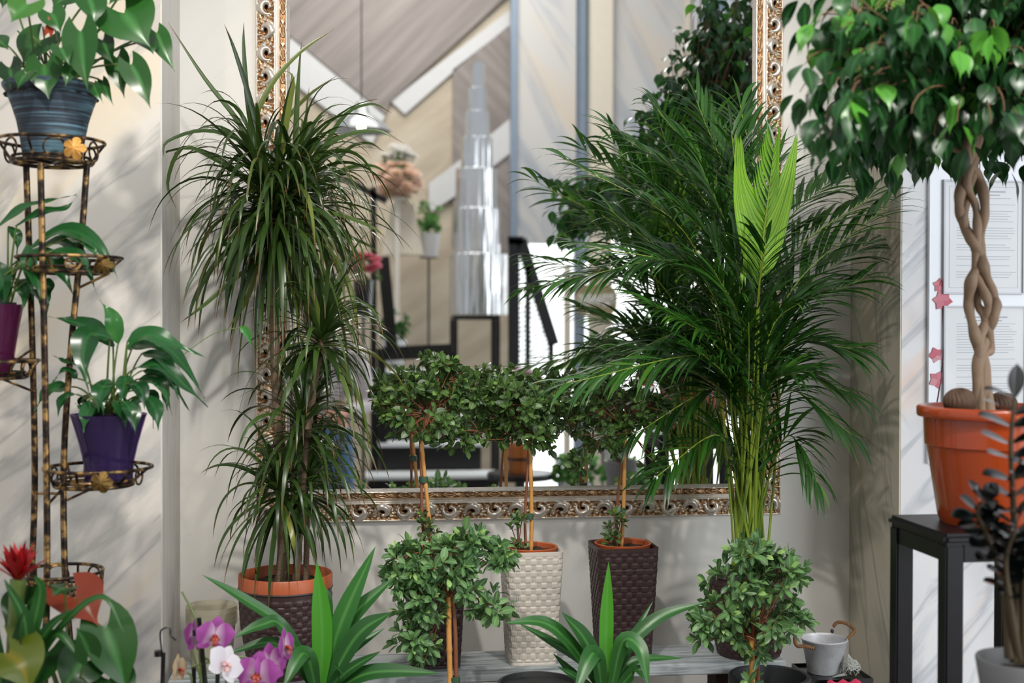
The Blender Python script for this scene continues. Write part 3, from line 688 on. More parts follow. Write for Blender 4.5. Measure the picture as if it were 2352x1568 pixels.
# ------------------------------------------------------------------ strap-leaved dracaenas in the foreground
strap = leafmat('broad strap leaf', '#1D4A22', '#3B7A35', '#4FA02C', .33, '#5A9A4A', .2)
def strap_plant(label, base_px, y, leaves, zp=.30):
    b = P(base_px[0], base_px[1], y); t = thing('potted_corn_plant', label, 'plant', (b.x, y, 0))
    zc = b.z-.10
    pot(t, (b.x, y, 0), [(.002, 0), (.06, 0), (.065, .01), (.085, zc-.07), (.09, zc-.06), (.09, zc-.045), (.084, zc-.045), (.08, zc-.08), (.002, zc-.08)], plain('maroon glazed ceramic', '#5A2430', .25, coat=.5))
    soil(t, (b.x, y, zc-.06), .08)
    mb = MB(); mb.tube([(b.x, y, zc-.07), (b.x, y, b.z)], [.012, .010], 10); mb.build('stem', mat_stem, t)
    for pts, w, tone, dy in leaves:
        pl = spline([P(px, py, y+dy*i/(len(pts)-1)) for i, (px, py) in enumerate(pts)], 22)
        f = MB(); f.blade(pl, w, nrm(np.array((0, -.75, .65))), [.45, .6, .8, .95, 1, 1, .92, .7, .4, .02], .22, 5, tone=tone); f.build('leaf', strap, t)
strap_plant('glossy broad strap-leaved corn plant, in front of the dracaena pot', (735, 1600), -.64,
    [([(735, 1590), (740, 1450), (728, 1290)], .021, .98, -.02), ([(742, 1590), (780, 1440), (862, 1255)], .022, .7, .02), ([(742, 1590), (790, 1440), (905, 1325)], .02, .4, .05),
     ([(745, 1590), (820, 1460), (900, 1405)], .021, .3, -.03), ([(745, 1590), (800, 1500), (885, 1440)], .012, .3, .04), ([(745, 1595), (800, 1540), (875, 1495)], .012, .25, -.05),
     ([(748, 1600), (850, 1545), (1010, 1545)], .018, .3, -.08), ([(728, 1590), (660, 1450), (560, 1375), (465, 1320)], .012, .5, -.05), ([(728, 1590), (650, 1440), (600, 1435), (535, 1465)], .014, .45, -.08),
     ([(725, 1590), (690, 1520), (640, 1460)], .013, .3, .06), ([(730, 1600), (700, 1500), (650, 1580)], .018, .5, -.12), ([(738, 1590), (745, 1400), (735, 1340)], .018, .3, .04), ([(735, 1600), (640, 1480), (520, 1500)], .012, .3, -.02), ([(740, 1600), (780, 1550), (765, 1525)], .016, .3, -.1)])
strap_plant('glossy broad strap-leaved corn plant, in front of the right brown square planter', (1392, 1605), -.62,
    [([(1392, 1600), (1392, 1450), (1398, 1290)], .0155, 1, -.02), ([(1390, 1600), (1350, 1480), (1290, 1405)], .019, .35, -.05), ([(1388, 1600), (1320, 1490), (1250, 1430), (1160, 1430)], .016, .5, -.05),
     ([(1388, 1600), (1350, 1530), (1270, 1475), (1190, 1430)], .012, .3, .02), ([(1400, 1600), (1430, 1500), (1510, 1420), (1625, 1380)], .016, .4, .02), ([(1398, 1600), (1450, 1470), (1500, 1380)], .007, .6, .05),
     ([(1400, 1600), (1430, 1475), (1470, 1490), (1490, 1580)], .018, .6, -.1), ([(1385, 1600), (1365, 1500), (1320, 1590)], .02, .45, -.12), ([(1400, 1600), (1450, 1520), (1570, 1510)], .010, .5, .03),
     ([(1385, 1600), (1330, 1560), (1270, 1500)], .011, .25, .04), ([(1385, 1605), (1330, 1560), (1280, 1530)], .009, .25, -.04), ([(1395, 1600), (1415, 1500), (1440, 1450)], .013, .3, .05), ([(1405, 1600), (1460, 1540), (1480, 1560)], .014, .5, -.1), ([(1380, 1600), (1345, 1480), (1300, 1410)], .010, .1, .05)])
#PART2
# ------------------------------------------------------------------ wrought iron plant stand, left
mat_bronze, nt_, b_ = newmat('antiqued bronze iron')
_tc = nt_.nodes.new('ShaderNodeTexCoord'); _n = nt_.nodes.new('ShaderNodeTexNoise'); _n.inputs['Scale'].default_value = 45; _n.inputs['Detail'].default_value = 5
nt_.links.new(_tc.outputs['Object'], _n.inputs['Vector'])
_r = ramp(nt_, _n.outputs['Fac'], [(.42, rgb('#1E1712')), (.52, rgb('#4A3828')), (.62, rgb('#A68450'))])
nt_.links.new(_r.outputs[0], b_.inputs['Base Color']); b_.inputs['Metallic'].default_value = .6; b_.inputs['Roughness'].default_value = .42
mat_gold = plain('gilded leaf metal', '#C9934A', .5, .4, var=.3, vscale=40, bump=.6)
mat_goldd = plain('dull gilded leaf metal', '#6B5224', .5, .6, var=.4, vscale=60, bump=.6)
YS = -.75; SS = sc(YS, 150)
def grape_leaf(px, py, y, r, mat, t, ang=0, nm='leaf_ornament'):
    c = P(px, py, y); n = 60; mb = MB(); a = np.linspace(0, 2*PI, n, endpoint=False)
    lob = .62+.38*np.abs(np.cos(2.5*a+ang))**.7; rs = np.linspace(.02, 1, 7)
    g = np.zeros((7, n, 3)); rad = rs[:, None]*lob[None]*r
    g[..., 0] = c.x+rad*np.cos(a+ang); g[..., 2] = c.z+rad*np.sin(a+ang); g[..., 1] = c.y-.006*np.cos(rs[:, None]*2)+.003*np.cos(5*a)[None]*rs[:, None]
    gb = g.copy(); gb[..., 1] += .002
    mb.grid(np.vstack([g, gb[::-1]]), closev=True); return mb.build(nm, mat, t)
def ring_pts(c, r, n=48): a = np.linspace(0, 2*PI, n+1); return [(c[0]+r*math.cos(q), c[1]+r*math.sin(q), c[2]) for q in a]
def basket(t, px, py, R, py2, R2, orn=None, y=YS, dx=0, om=None, legs=True):
    c = P(px, py, y); c2 = P(px+dx, py2, y); R, R2 = R/SS, R2/SS
    mb = MB()
    mb.tube(ring_pts(c, R), .0034, 8, cap=False); mb.tube(ring_pts(c2, R2), .004, 8, cap=False); mb.tube(ring_pts((c2.x, c2.y, c2.z+.009), R2*.98), .003, 6, cap=False)
    for i in range(6):
        a = i*PI/3+.3; u = np.array((math.cos(a), math.sin(a), 0)); v = np.array((-math.sin(a), math.cos(a), 0)); c_ = np.array(tuple(c)); d_ = np.array(tuple(c2))
        mb.tube(bez([d_+u*R2, d_+u*R2+(c_-d_)*.3+u*.004, c_+u*R], 8), .0028, 6)
        a2 = a+.5; u = np.array((math.cos(a2), math.sin(a2), 0)); v = np.array((-math.sin(a2), math.cos(a2), 0)); h = c_[2]-d_[2]
        m = (d_+u*R2+c_+u*R)/2
        mb.tube([m+v*math.cos(q)*h*.48+np.array((0, 0, 1))*math.sin(q)*h*.46 for q in np.linspace(0, 2*PI, 20)], .0022, 6, cap=False)
    for a in (0, PI/3, 2*PI/3): u = Vector((math.cos(a), math.sin(a), 0))*R2; mb.tube([c2-u, c2+u], .003, 6)
    o = mb.build('pot_ring', mat_bronze, t)
    if orn: return grape_leaf(*orn, om or mat_goldd, t)
def build_stand():
    c = P(118, 700, YS); t = thing('plant_stand', 'tall bronze wrought iron plant stand with round pot rings against the left wall', 'plant stand', (c.x, YS, 0))
    for pts, dy in (([(60, 376), (68, 600), (76, 850), (80, 1100), (74, 1300), (66, 1568)], .05), ([(93, 374), (98, 600), (104, 900), (108, 1200), (107, 1400), (103, 1568)], -.05),
                    ([(200, 374), (186, 560), (163, 800), (149, 1000), (146, 1150), (150, 1330), (162, 1480), (170, 1568)], .0)):
        w = [P(a, b, YS+dy) for a, b in pts]; e = w[-1].copy(); e += (w[-1]-w[-2])*.4; e.z = .004; w.append(e)
        mb = MB(); mb.tube(spline(w, 80), .0062, 10); mb.build('pole', mat_bronze, t)
    meta(basket(t, 118, 326, 119, 374, 88, (170, 340, YS-.085, .022), om=mat_gold), 'matt gold grape leaf ornament')
    basket(t, 160, 592, 118, 625, 86, (238, 608, YS-.06, .018))
    basket(t, -34, 828, 118, 866, 88)
    basket(t, 226, 1073, 122, 1112, 88, (232, 1108, YS-.115, .021), dx=-10)
    basket(t, 138, 1312, 96, 1364, 90)
    mb = MB()
    for a, b in (((76, 800), (-20, 866)), ((80, 900), (0, 868)), ((84, 1133), (146, 1133)), ((108, 1160), (150, 1115)), ((150, 1150), (215, 1120)), ((183, 660), (250, 628)), ((70, 1385), (150, 1385))):
        mb = MB(); mb.tube([P(a[0], a[1], YS+.01), P(b[0], b[1], YS-.01)], .0028, 6); mb.build('brace', mat_bronze, t)
build_stand()

def shape_pot(t, px, y, rows, mat, name='pot', thick=.003, n=72, s=None):
    """rows: (half width px, py) from the bottom up"""
    s = s or sc(y, px); zs = [P(px, py, y).z for _, py in rows]; c = P(px, rows[0][1], y)
    pr = [(.001, zs[0])]+[(r/s, z) for (r, _), z in zip(rows, zs)]
    back = [(max(.001, r-thick), z) for r, z in pr[1:][::-1]]; back[-1] = (back[-1][0], back[-1][1]+thick)
    pr = pr+back+[(.001, zs[0]+thick)]
    mb = MB(); mb.lathe((c.x, y, 0), pr, n); return mb.build(name, mat, t)
def bluepot():
    m, nt, b = newmat('blue grey ribbed ceramic'); L = nt.links
    tc = nt.nodes.new('ShaderNodeTexCoord'); mp = nt.nodes.new('ShaderNodeMapping'); mp.inputs['Scale'].default_value = (4, 4, 190); L.new(tc.outputs['Object'], mp.inputs[0])
    n = nt.nodes.new('ShaderNodeTexNoise'); n.inputs['Scale'].default_value = 1; n.inputs['Detail'].default_value = 5; n.inputs['Roughness'].default_value = .65; L.new(mp.outputs[0], n.inputs['Vector'])
    n2 = nt.nodes.new('ShaderNodeTexNoise'); n2.inputs['Scale'].default_value = 9; L.new(tc.outputs['Object'], n2.inputs['Vector'])
    ad = nt.nodes.new('ShaderNodeMath'); ad.operation = 'MULTIPLY_ADD'; ad.inputs[1].default_value = .6; L.new(n2.outputs['Fac'], ad.inputs[0]); L.new(n.outputs['Fac'], ad.inputs[2])
    r = ramp(nt, ad.outputs[0], [(.66, rgb('#1D242E')), (.80, rgb('#2E3D4A')), (.95, rgb('#64899A'))]); L.new(r.outputs[0], b.inputs['Base Color']); b.inputs['Roughness'].default_value = .55
    bp = nt.nodes.new('ShaderNodeBump'); bp.inputs['Strength'].default_value = .6; bp.inputs['Distance'].default_value = .002; L.new(n.outputs['Fac'], bp.inputs['Height']); L.new(bp.outputs[0], b.inputs['Normal'])
    return m
HEART = [.50, .88, 1.0, .97, .85, .66, .44, .22, .07, .01]; HSW = [.95, .72, .42, .2, .08, 0, 0, 0, 0, 0]
mat_anth = leafmat('anthurium leaf', '#173E16', '#2C6426', '#5F9A3A', .3, '#4C8A48', .2)
mat_anstalk = leafmat('green leaf stalk', '#4C6A2A', '#7A8E48', None, .4, None, 0, yfrac=0)
mat_lily = leafmat('peace lily leaf', '#123F1C', '#2A6430', '#3E8A35', .25, '#2F6B36', .18)
def heart(mb, st, root, pts, w, y, tone, s):
    p = [P(a, b, yy) for a, b, yy in pts]; pl = spline(p, 14)
    f = nrm(np.array((U(-.3, .3), -.85, .5+U(-.2, .2))))
    mb.blade(pl, w/s, f, HEART, .18, 9, HSW, tone=tone)
    r0 = np.array(tuple(root)); e = pl[0]+(pl[1]-pl[0])*.4
    st.tube(bez([r0, (r0+e)/2+np.array((0, 0, .04)), e], 12), np.linspace(.0026, .0018, 12), 6, tone=U())
def build_anthurium():
    y = YS; c = P(120, 360, y); t = thing('potted_anthurium', 'anthurium with heart-shaped leaves in blue grey ribbed ceramic pot', 'plant', (c.x, y, P(120, 371, y).z))
    shape_pot(t, 121, y, [(60, 367), (66, 362), (72, 320), (80, 280), (91, 245), (99, 225), (104, 214), (110, 206), (112, 199), (108, 194)], bluepot(), 'pot', .006)
    z = P(121, 208, y).z; soil(t, (c.x, y, z-.012), .088)
    lf, st = MB(), MB()
    L = [((285, 30), (345, 108), 66), ((185, 72), (202, 208), 40), ((92, 92), (52, 148), 42), ((102, 150), (112, 228), 38), ((62, 10), (25, 52), 36), ((268, 132), (286, 226), 27), ((302, 148), (346, 250), 30),
         ((360, 75), (402, 166), 24), ((22, 155), (22, 206), 28), ((118, 30), (140, 78), 28), ((236, 92), (262, 150), 24), ((-5, 92), (20, 115), 22), ((205, -5), (215, 60), 34), ((235, 185), (262, 245), 12), ((160, -10), (120, 20), 32),
         ((330, 95), (352, 125), 26), ((215, 195), (238, 240), 12), ((20, -20), (5, 20), 25), ((300, -40), (250, 10), 50), ((140, 110), (160, 150), 22), ((170, 150), (150, 200), 18), ((60, 170), (40, 205), 20)]
    for i, (a, b, w) in enumerate(L):
        yy = y+U(-.13, .04); w = w*1.12
        r = (P(120+U(-40, 40), 215, y+U(-.02, .02)))
        heart(lf, st, r, [(a[0], a[1], yy), ((a[0]+b[0])/2+U(-4, 4), (a[1]+b[1])/2-3, yy-.015), (b[0], b[1], yy-.02)], w, yy, U(0, .95), sc(yy, 150))
    for i in range(14):
        r = P(120+U(-45, 45), 215, y+U(-.02, .04)); q = P(120+U(-110, 120), U(60, 150), y+U(-.05, .05)); st.tube(bez([r, (r+q)/2+Vector((0, 0, .02)), q], 8), .0018, 6, tone=U())
    st.build('stalks', mat_anstalk, t); lf.build('foliage', mat_anth, t)
    red = leafmat('orange anthurium flower', '#A33A22', '#C7502A', None, .3, None, .2, yfrac=0); m = MB(); m.blade(spline([P(112, 75, y-.06), P(116, 55, y-.06), P(110, 35, y-.06)], 8), .009, (0, -1, .2), HEART, .2, 5, HSW); m.build('flower', red, t)
    polyplate('price_tag', [P(118, 118, y-.05), P(158, 116, y-.05), P(160, 138, y-.05), P(120, 141, y-.05)], .001, plain('white paper', '#D9DDE4', .6), t)
build_anthurium()
def lily_leaf(lf, st, root, pts, w, tone, dy=-.02, y=YS, pet=True):
    s = sc(y, 150); y0 = y+U(-.05, .02); n = len(pts)
    pl = spline([P(a, b, y0+dy*i/(n-1)) for i, (a, b) in enumerate(pts)], 18)
    lf.blade(pl, w*1.15/s, nrm(np.array((U(-.35, .35), -.6, .8))), OVATE, .22, 7, tone=tone, wave=.0018, twist=U(-.25, .25))
    if pet:
        r = np.array(tuple(root))+np.array((U(-.03, .03), U(-.02, .02), 0)); e = pl[0]+(pl[1]-pl[0])*.3
        st.tube(bez([r, (r+e)/2+np.array((0, 0, .03)), e], 10), np.linspace(.0026, .0016, 10), 6, tone=U())
def lily(label, pc, potrows, potmat, inner, leaves, root_px, y=YS, nrand=12, Lr=.12, basey=None):
    c = P(pc, potrows[0][1], y); t = thing('potted_peace_lily', label, 'plant', (c.x, y, c.z))
    shape_pot(t, pc, y, potrows, potmat, 'outer_pot', .0025)
    shape_pot(t, pc, y, inner, plain('black nursery pot', '#17141C', .5), 'inner_pot', .002)
    s = sc(y, pc); z = P(pc, inner[-1][1]+8, y).z; soil(t, (c.x, y, z-.006), inner[-1][0]/s-.004)
    lf, st = MB(), MB(); root = P(root_px[0], root_px[1], y)
    for pts, w, tone in leaves: lily_leaf(lf, st, root, pts, w, tone, U(-.06, .01), y)
    for i in range(nrand):
        a = U(0, 2*PI); d = np.array((math.cos(a), math.sin(a)*.8, U(.9, 1.8))); p = arch(np.array(tuple(root))+rdir()*.02, d, Lr*U(.7, 1.1), .25, 8)
        st.tube(p, .0018, 6, tone=U()); dd = p[-1]-p[-2]; q = arch(p[-1], dd+np.array((0, 0, -.004)), Lr*U(.7, 1.0), .75, 12)
        lf.blade(q, .019*U(.7, 1.1), nrm((0, -.3, 1)), OVATE, .22, 5, tone=U(0, .9), wave=.001)
    st.build('stalks', mat_anstalk, t); lf.build('foliage', mat_lily, t); return t
mat_purple = glassy('violet translucent plastic', '#4A3A6A', .35, tint=(.42, .26, .55, 1)); mat_magenta = glassy('magenta translucent plastic', '#6A2A56', .4, tint=(.5, .12, .28, 1))
lily('peace lily with drooping glossy leaves in clear violet pot on the right ring', 250,
     [(53, 1107), (54, 1100), (57, 1060), (66, 1020), (76, 985), (84, 958), (87, 950)], mat_purple, [(46, 1060), (60, 945)],
     [([(290, 785), (340, 768), (400, 790), (476, 822)], 24, .75), ([(300, 800), (375, 795), (430, 850), (470, 915)], 20, .4), ([(272, 790), (258, 730), (228, 688)], 19, .9), ([(255, 775), (205, 770), (190, 830), (205, 905)], 30, .3),
      ([(262, 795), (195, 748), (110, 726)], 28, .2), ([(190, 825), (155, 832), (120, 815)], 13, .2), ([(165, 888), (112, 898), (78, 945)], 19, .7), ([(325, 850), (385, 870), (436, 945)], 17, .4),
      ([(315, 870), (370, 880), (396, 955)], 16, .6), ([(310, 845), (370, 840), (430, 890), (478, 935)], 17, .3), ([(300, 925), (348, 915), (352, 985)], 20, .4), ([(325, 810), (380, 830), (412, 925)], 18, .5),
      ([(250, 870), (235, 900), (238, 955)], 20, .3), ([(235, 955), (222, 930), (215, 962)], 14, .8), ([(290, 800), (330, 790), (385, 810)], 20, .85), ([(180, 870), (150, 850), (118, 880)], 12, .3), ([(200, 920), (188, 938), (172, 925)], 9, .6),
      ([(290, 860), (285, 890), (275, 935)], 18, .5)], (252, 950), nrand=13, Lr=.085)
lily('peace lily with striped leaves in magenta plastic pot at the left picture edge', -20,
     [(44, 862), (46, 855), (54, 800), (62, 750), (71, 705), (73, 699)], mat_magenta, [(40, 820), (56, 694)],
     [([(-10, 525), (50, 480), (110, 462), (176, 447)], 14, .7), ([(35, 520), (95, 488), (150, 478), (178, 450)], 12, .3), ([(70, 570), (140, 530), (200, 545), (245, 590), (272, 642)], 24, .5), ([(80, 575), (150, 555), (200, 620), (222, 675)], 20, .6),
      ([(70, 575), (110, 590), (148, 635), (170, 682)], 22, .2), ([(62, 560), (70, 620), (75, 690)], 17, .7), ([(-20, 600), (5, 650), (12, 718)], 24, .3), ([(18, 520), (40, 545), (38, 590)], 12, .4), ([(92, 640), (115, 660), (112, 700)], 12, .3),
      ([(120, 575), (180, 590), (215, 640)], 18, .4), ([(40, 640), (60, 670), (50, 720)], 18, .5), ([(-30, 640), (-10, 700), (-10, 760)], 16, .4), ([(150, 545), (200, 560), (235, 610)], 14, .8)], (-10, 695), nrand=12, Lr=.09)
# the thin tendril with one pale leaf reaching to the right of the violet pot's lily
mb = MB(); mb.tube(spline([P(360, 870, -.7), P(440, 800, -.62), P(500, 762, -.55), P(553, 752, -.52)], 20), .0009, 5); lf2 = MB()
lf2.blade(spline([P(550, 750, -.52), P(568, 765, -.52), P(580, 806, -.52)], 10), .009, (0, -1, .3), OVATE, .2, 5, tone=.97)
_l = [o for o in bpy.data.objects if o.name == 'potted_peace_lily'][0]
mb.build('tendril', mat_anstalk, _l); lf2.build('tendril_leaf', mat_lily, _l)

# ------------------------------------------------------------------ lower left: bromeliad, red anthurium
def build_lowleft():
    y = -.98; s = sc(y, 60)
    c = P(20, 1650, y); t = thing('potted_bromeliad', 'bromeliad with a red star-shaped flower, in front of the plant stand', 'plant', (c.x, y, 0))
    zt = P(20, 1660, y).z
    pot(t, (c.x, y, 0), [(.001, 0), (.045, 0), (.057, zt), (.053, zt), (.05, zt-.03), (.001, zt-.03)], mat_terra)
    f = MB()
    for i in range(30):
        a = U(0, 2*PI); k = U(0, 1); d = np.array((math.cos(a)*(1-k*.4), math.sin(a)*.7, .6+k*1.6)); b0 = P(42, 1335, y)
        f.blade(arch(b0, d, U(.055, .085), -.05+.2*U(), 9), .0085, nrm(-nrm(d)*.3+np.array((0, 0, 1))), LANCE, .35, 3, tone=U())
    f.build('flower', leafmat('red bract', '#8E1414', '#C81E20', '#E04A34', .3, None, .2), t)
    mb = MB(); mb.tube([P(20, 1650, y), P(42, 1330, y)], [.011, .014], 10); mb.build('stem', mat_anstalk, t)
    f = MB()
    for pts, w, tn in (([(20, 1620), (60, 1450), (10, 1330)], 22, .3), ([(30, 1600), (90, 1380), (80, 1320)], 18, .5), ([(20, 1620), (100, 1460), (165, 1398)], 18, .2), ([(25, 1620), (140, 1440), (235, 1370), (284, 1450)], 10, .4),
                       ([(10, 1620), (-20, 1450), (-30, 1350)], 24, .2), ([(30, 1640), (120, 1460), (185, 1510)], 16, .4), ([(20, 1620), (40, 1480), (55, 1400)], 20, .1)):
        f.blade(spline([P(a, b, y-.03*i) for i, (a, b) in enumerate(pts)], 16), w/s, nrm((U(-.3, .3), -.8, .6)), [.8, 1, 1, .9, .8, .6, .4, .05], .3, 5, tone=tn)
    f.build('leaves', strap, t)
    y = -.93; s = sc(y, 150); c = P(170, 1700, y); t = thing('potted_anthurium', 'anthurium with an orange-red flower and big leaves at the bottom left corner', 'plant', (c.x, y, 0)); zt = P(170, 1680, y).z
    pot(t, (c.x, y, 0), [(.001, 0), (.045, 0), (.057, zt), (.053, zt), (.05, zt-.03), (.001, zt-.03)], mat_terra)
    lf, st = MB(), MB(); r = P(160, 1680, y)
    for i, (a, b, w) in enumerate([((243, 1440), (295, 1600), 62), ((190, 1520), (140, 1590), 55), ((55, 1395), (10, 1440), 55), ((62, 1390), (105, 1350), 32), ((105, 1500), (70, 1600), 50), ((205, 1500), (175, 1440), 30), ((250, 1560), (280, 1640), 60), ((150, 1350), (120, 1370), 30)]):
        yy = y-.02-.02*i*U(); heart(lf, st, r, [(a[0], a[1], yy), ((a[0]+b[0])/2, (a[1]+b[1])/2-4, yy-.02), (b[0], b[1], yy-.03)], w, yy, U(.1, .6), s)
    st.build('stalks', mat_anstalk, t); lf.build('foliage', mat_anth, t)
    redm = leafmat('orange red spathe', '#84301C', '#8E381E', None, .35, '#6A4A20', .12, yfrac=0, tip='#9A241A')
    f = MB(); f.blade(spline([P(172, 1372, y), P(195, 1395, y-.02), P(226, 1436, y-.03)], 16), .052, nrm((.55, -.8, .1)), HEART, .35, 9, HSW); f.build('flower', redm, t)
    f = MB(); f.blade(spline([P(165, 1410, y+.05), P(150, 1415, y+.05), P(128, 1425, y+.05)], 10), .012, nrm((0, -.8, .5)), HEART, .3, 5, HSW)
    f.build('flower', redm, t)
    f = MB(); f.blade(spline([P(20, 1500, y-.1), P(50, 1530, y-.12), P(70, 1600, y-.13)], 12), .055, nrm((0, -.6, .8)), HEART, .2, 7, HSW, tone=.97); f.build('leaf', leafmat('mottled yellow green leaf', '#3E5218', '#5A6A1C', '#66761E', .35, '#94801C', .2), t)
build_lowleft()

# ------------------------------------------------------------------ orchids
def orchid_flower(t, px, py, y, r, facing, pm, lm, spin=0, closed=0):
    c = np.array(tuple(P(px, py, y))); n = nrm(np.array(facing, float)); u, v = perp(n)
    cu, su = math.cos(spin), math.sin(spin); u, v = u*cu+v*su, v*cu-u*su
    R = r/sc(y, px); f = MB()
    def pet(a, L, W, lift, prof, off=0):
        d = u*math.sin(a)+v*math.cos(a)
        pl = [c+d*L*q+n*(lift*math.sin(q*2.2)*L*.35+off) for q in np.linspace(.04, 1, 9)]
        f.blade(pl, W, n, prof, -.12, 7, tone=U(.3, .7))
    SEP = [.25, .6, .9, 1, .98, .85, .55, .1]; PET = [.18, .75, 1, 1.05, 1.0, .85, .5, .08]
    for a in (0, 2.3, -2.3): pet(a, R*1.0, R*.36, .3, SEP, -.001)
    for a in (1.35, -1.35): pet(a, R*1.05, R*.58, .35, PET, .002)
    o = f.build('flower', pm, t)
    g = MB()
    for a, L, W in ((PI, .5, .16), (2.3, .3, .12), (-2.3, .3, .12)):
        d = u*math.sin(a)+v*math.cos(a); pl = [c+d*R*L*q+n*(R*.35*math.sin(q*2.4)) for q in np.linspace(0, 1, 7)]; g.blade(pl, R*W, n, [.5, 1, .8, .6, .9, .1], .5, 5)
    g.tube([c, c+n*R*.22], [R*.07, R*.05], 8); sub(g, 'lip', lm, o)
    return o
def petalmat(name, inner, outer, edge):
    m, nt, b = newmat(name); L = nt.links; a = nt.nodes.new('ShaderNodeAttribute'); a.attribute_name = 'lv'; s = nt.nodes.new('ShaderNodeSeparateColor'); L.new(a.outputs['Color'], s.inputs[0])
    r = ramp(nt, s.outputs['Green'], [(.05, rgb(inner)), (.5, rgb(outer)), (1, rgb(edge))]); L.new(r.outputs[0], b.inputs['Base Color']); b.inputs['Roughness'].default_value = .45; b.inputs['Subsurface Weight'].default_value = .0
    t = nt.nodes.new('ShaderNodeBsdfTranslucent'); L.new(r.outputs[0], t.inputs[0]); mx = nt.nodes.new('ShaderNodeMixShader'); mx.inputs[0].default_value = .3; L.new(b.outputs[0], mx.inputs[1]); L.new(t.outputs[0], mx.inputs[2]); L.new(mx.outputs[0], nt.nodes['Material Output'].inputs[0]); return m
def build_orchids():
    pp = petalmat('purple orchid petal', '#E0C4DE', '#A64AA0', '#B45CB0'); pw = petalmat('white orchid petal', '#E8DEE6', '#E6E4EC', '#E9E8EE'); pc = petalmat('cream orchid petal', '#B89A78', '#D8C6A6', '#C2A57A')
    lp = plain('orchid lip', '#A34436', .4, var=.3, vscale=90); lw = plain('pale orchid lip', '#D6A9A8', .4, var=.3, vscale=90)
    y = -.84
    def base(label, px, dy=0):
        c = P(px, 1650, y); c.y += dy; t = thing('potted_orchid', label, 'flower', (c.x, y, 0)); z = P(px, 1680, y).z
        pot(t, (c.x, y, 0), [(.001, 0), (.026, 0), (.034, z), (.031, z), (.028, z-.03), (.001, z-.03)], plain('clear grey pot', '#8C9088', .3)); return t, c, z
    def stem(t, pts, r=.0022, yy=y, m=None):
        mb = MB(); w = [P(a, b, yy) for a, b in pts]; mb.tube(spline(w, 30), r, 6); mb.build('flower_stem', m or mat_anstalk, t)
    def stake(t, pts, yy=y, clip=None):
        mb = MB(); mb.tube([P(a, b, yy) for a, b in pts], .0042, 8)
        if clip: q = P(clip[0], clip[1], yy); mb.lathe((q.x, q.y, q.z), [(.002, -.006), (.008, -.005), (.008, .005), (.002, .006)], 12)
        mb.build('stake', mat_black, t)
    t, c, z = base('purple-pink moth orchid at the left, with a white-veined flower beside a black stake', 465)
    stem(t, [(418, 1358), (440, 1400), (455, 1440), (458, 1500), (462, 1560), (465, 1680)]); stake(t, [(457, 1418), (463, 1480), (475, 1600), (470, 1690)], clip=(452, 1452))
    stake(t, [(445, 1532), (446, 1690)], y+.02); stake(t, [(463, 1528), (462, 1690)], y+.04)
    orchid_flower(t, 492, 1458, y-.02, 46, (.35, -1, -.1), pp, lp, .2); orchid_flower(t, 450, 1462, y+.02, 44, (-.8, .3, -.1), pp, lp, -.3)
    stem(t, [(440, 1490), (455, 1540), (462, 1570)], .0014)
    t, c, z = base('purple-pink moth orchid with a cluster of three flowers, in front of the dracaena pot', 590)
    stem(t, [(440, 1530), (520, 1512), (570, 1512), (600, 1560), (595, 1680)]); stake(t, [(500, 1546), (496, 1690)])
    orchid_flower(t, 592, 1545, y-.03, 52, (-.1, -1, 0), pp, lp, .1); orchid_flower(t, 618, 1525, y-.01, 50, (.75, -.75, .1), pp, lp, 0); orchid_flower(t, 652, 1485, y, 44, (.95, -.35, .1), pp, lp, .1)
    t, c, z = base('white moth orchid between the two purple ones', 515, .1)
    stem(t, [(470, 1510), (500, 1530), (520, 1570), (515, 1680)])
    orchid_flower(t, 515, 1525, y-.05, 48, (.7, -.7, .45), pw, lw, .7)
    t, c, z = base('faded cream orchid beside the bare stake', 415, .1)
    stem(t, [(415, 1680), (440, 1560), (410, 1540)]); orchid_flower(t, 408, 1536, y-.02, 36, (.9, -.3, .1), pc, lp, .2)
    t, c, z = base('bare hooked orchid stem on a black stake in front of the left wall', 375)
    stem(t, [(372, 1500), (368, 1455), (376, 1443), (390, 1442), (392, 1458), (404, 1470)], .0018, m=mat_black); stake(t, [(375, 1498), (370, 1690)], clip=(364, 1500))
build_orchids()

# ------------------------------------------------------------------ translucent nested pots
def build_nested():
    y = -.24; x = P(486, 1500, y)
    m = glassy('milky translucent plastic', '#C9C6B8', .42, .35)
    s = sc(y); z0 = ZS
    for i in range(4):
        zt = P(486, 1415+14*i*.0-16*i*0, y).z-.0+.0
        k = i*.011
        c = (x.x, y, z0+.0006+k); hgt = .115
        mb = MB(); pr = [(.001, 0), (.044, 0), (.047, .01), (.056, hgt-.012), (.0595, hgt-.011), (.0605, hgt), (.0590, hgt), (.0555, hgt-.014), (.0455, .012), (.001, .012)]
        mb.lathe(c, pr, 56); o = mb.build('plastic_pot', m)
        meta(o, 'milky translucent plastic pot in the nested stack on the bench left end', 'pot', 'nested translucent pots')
build_nested()

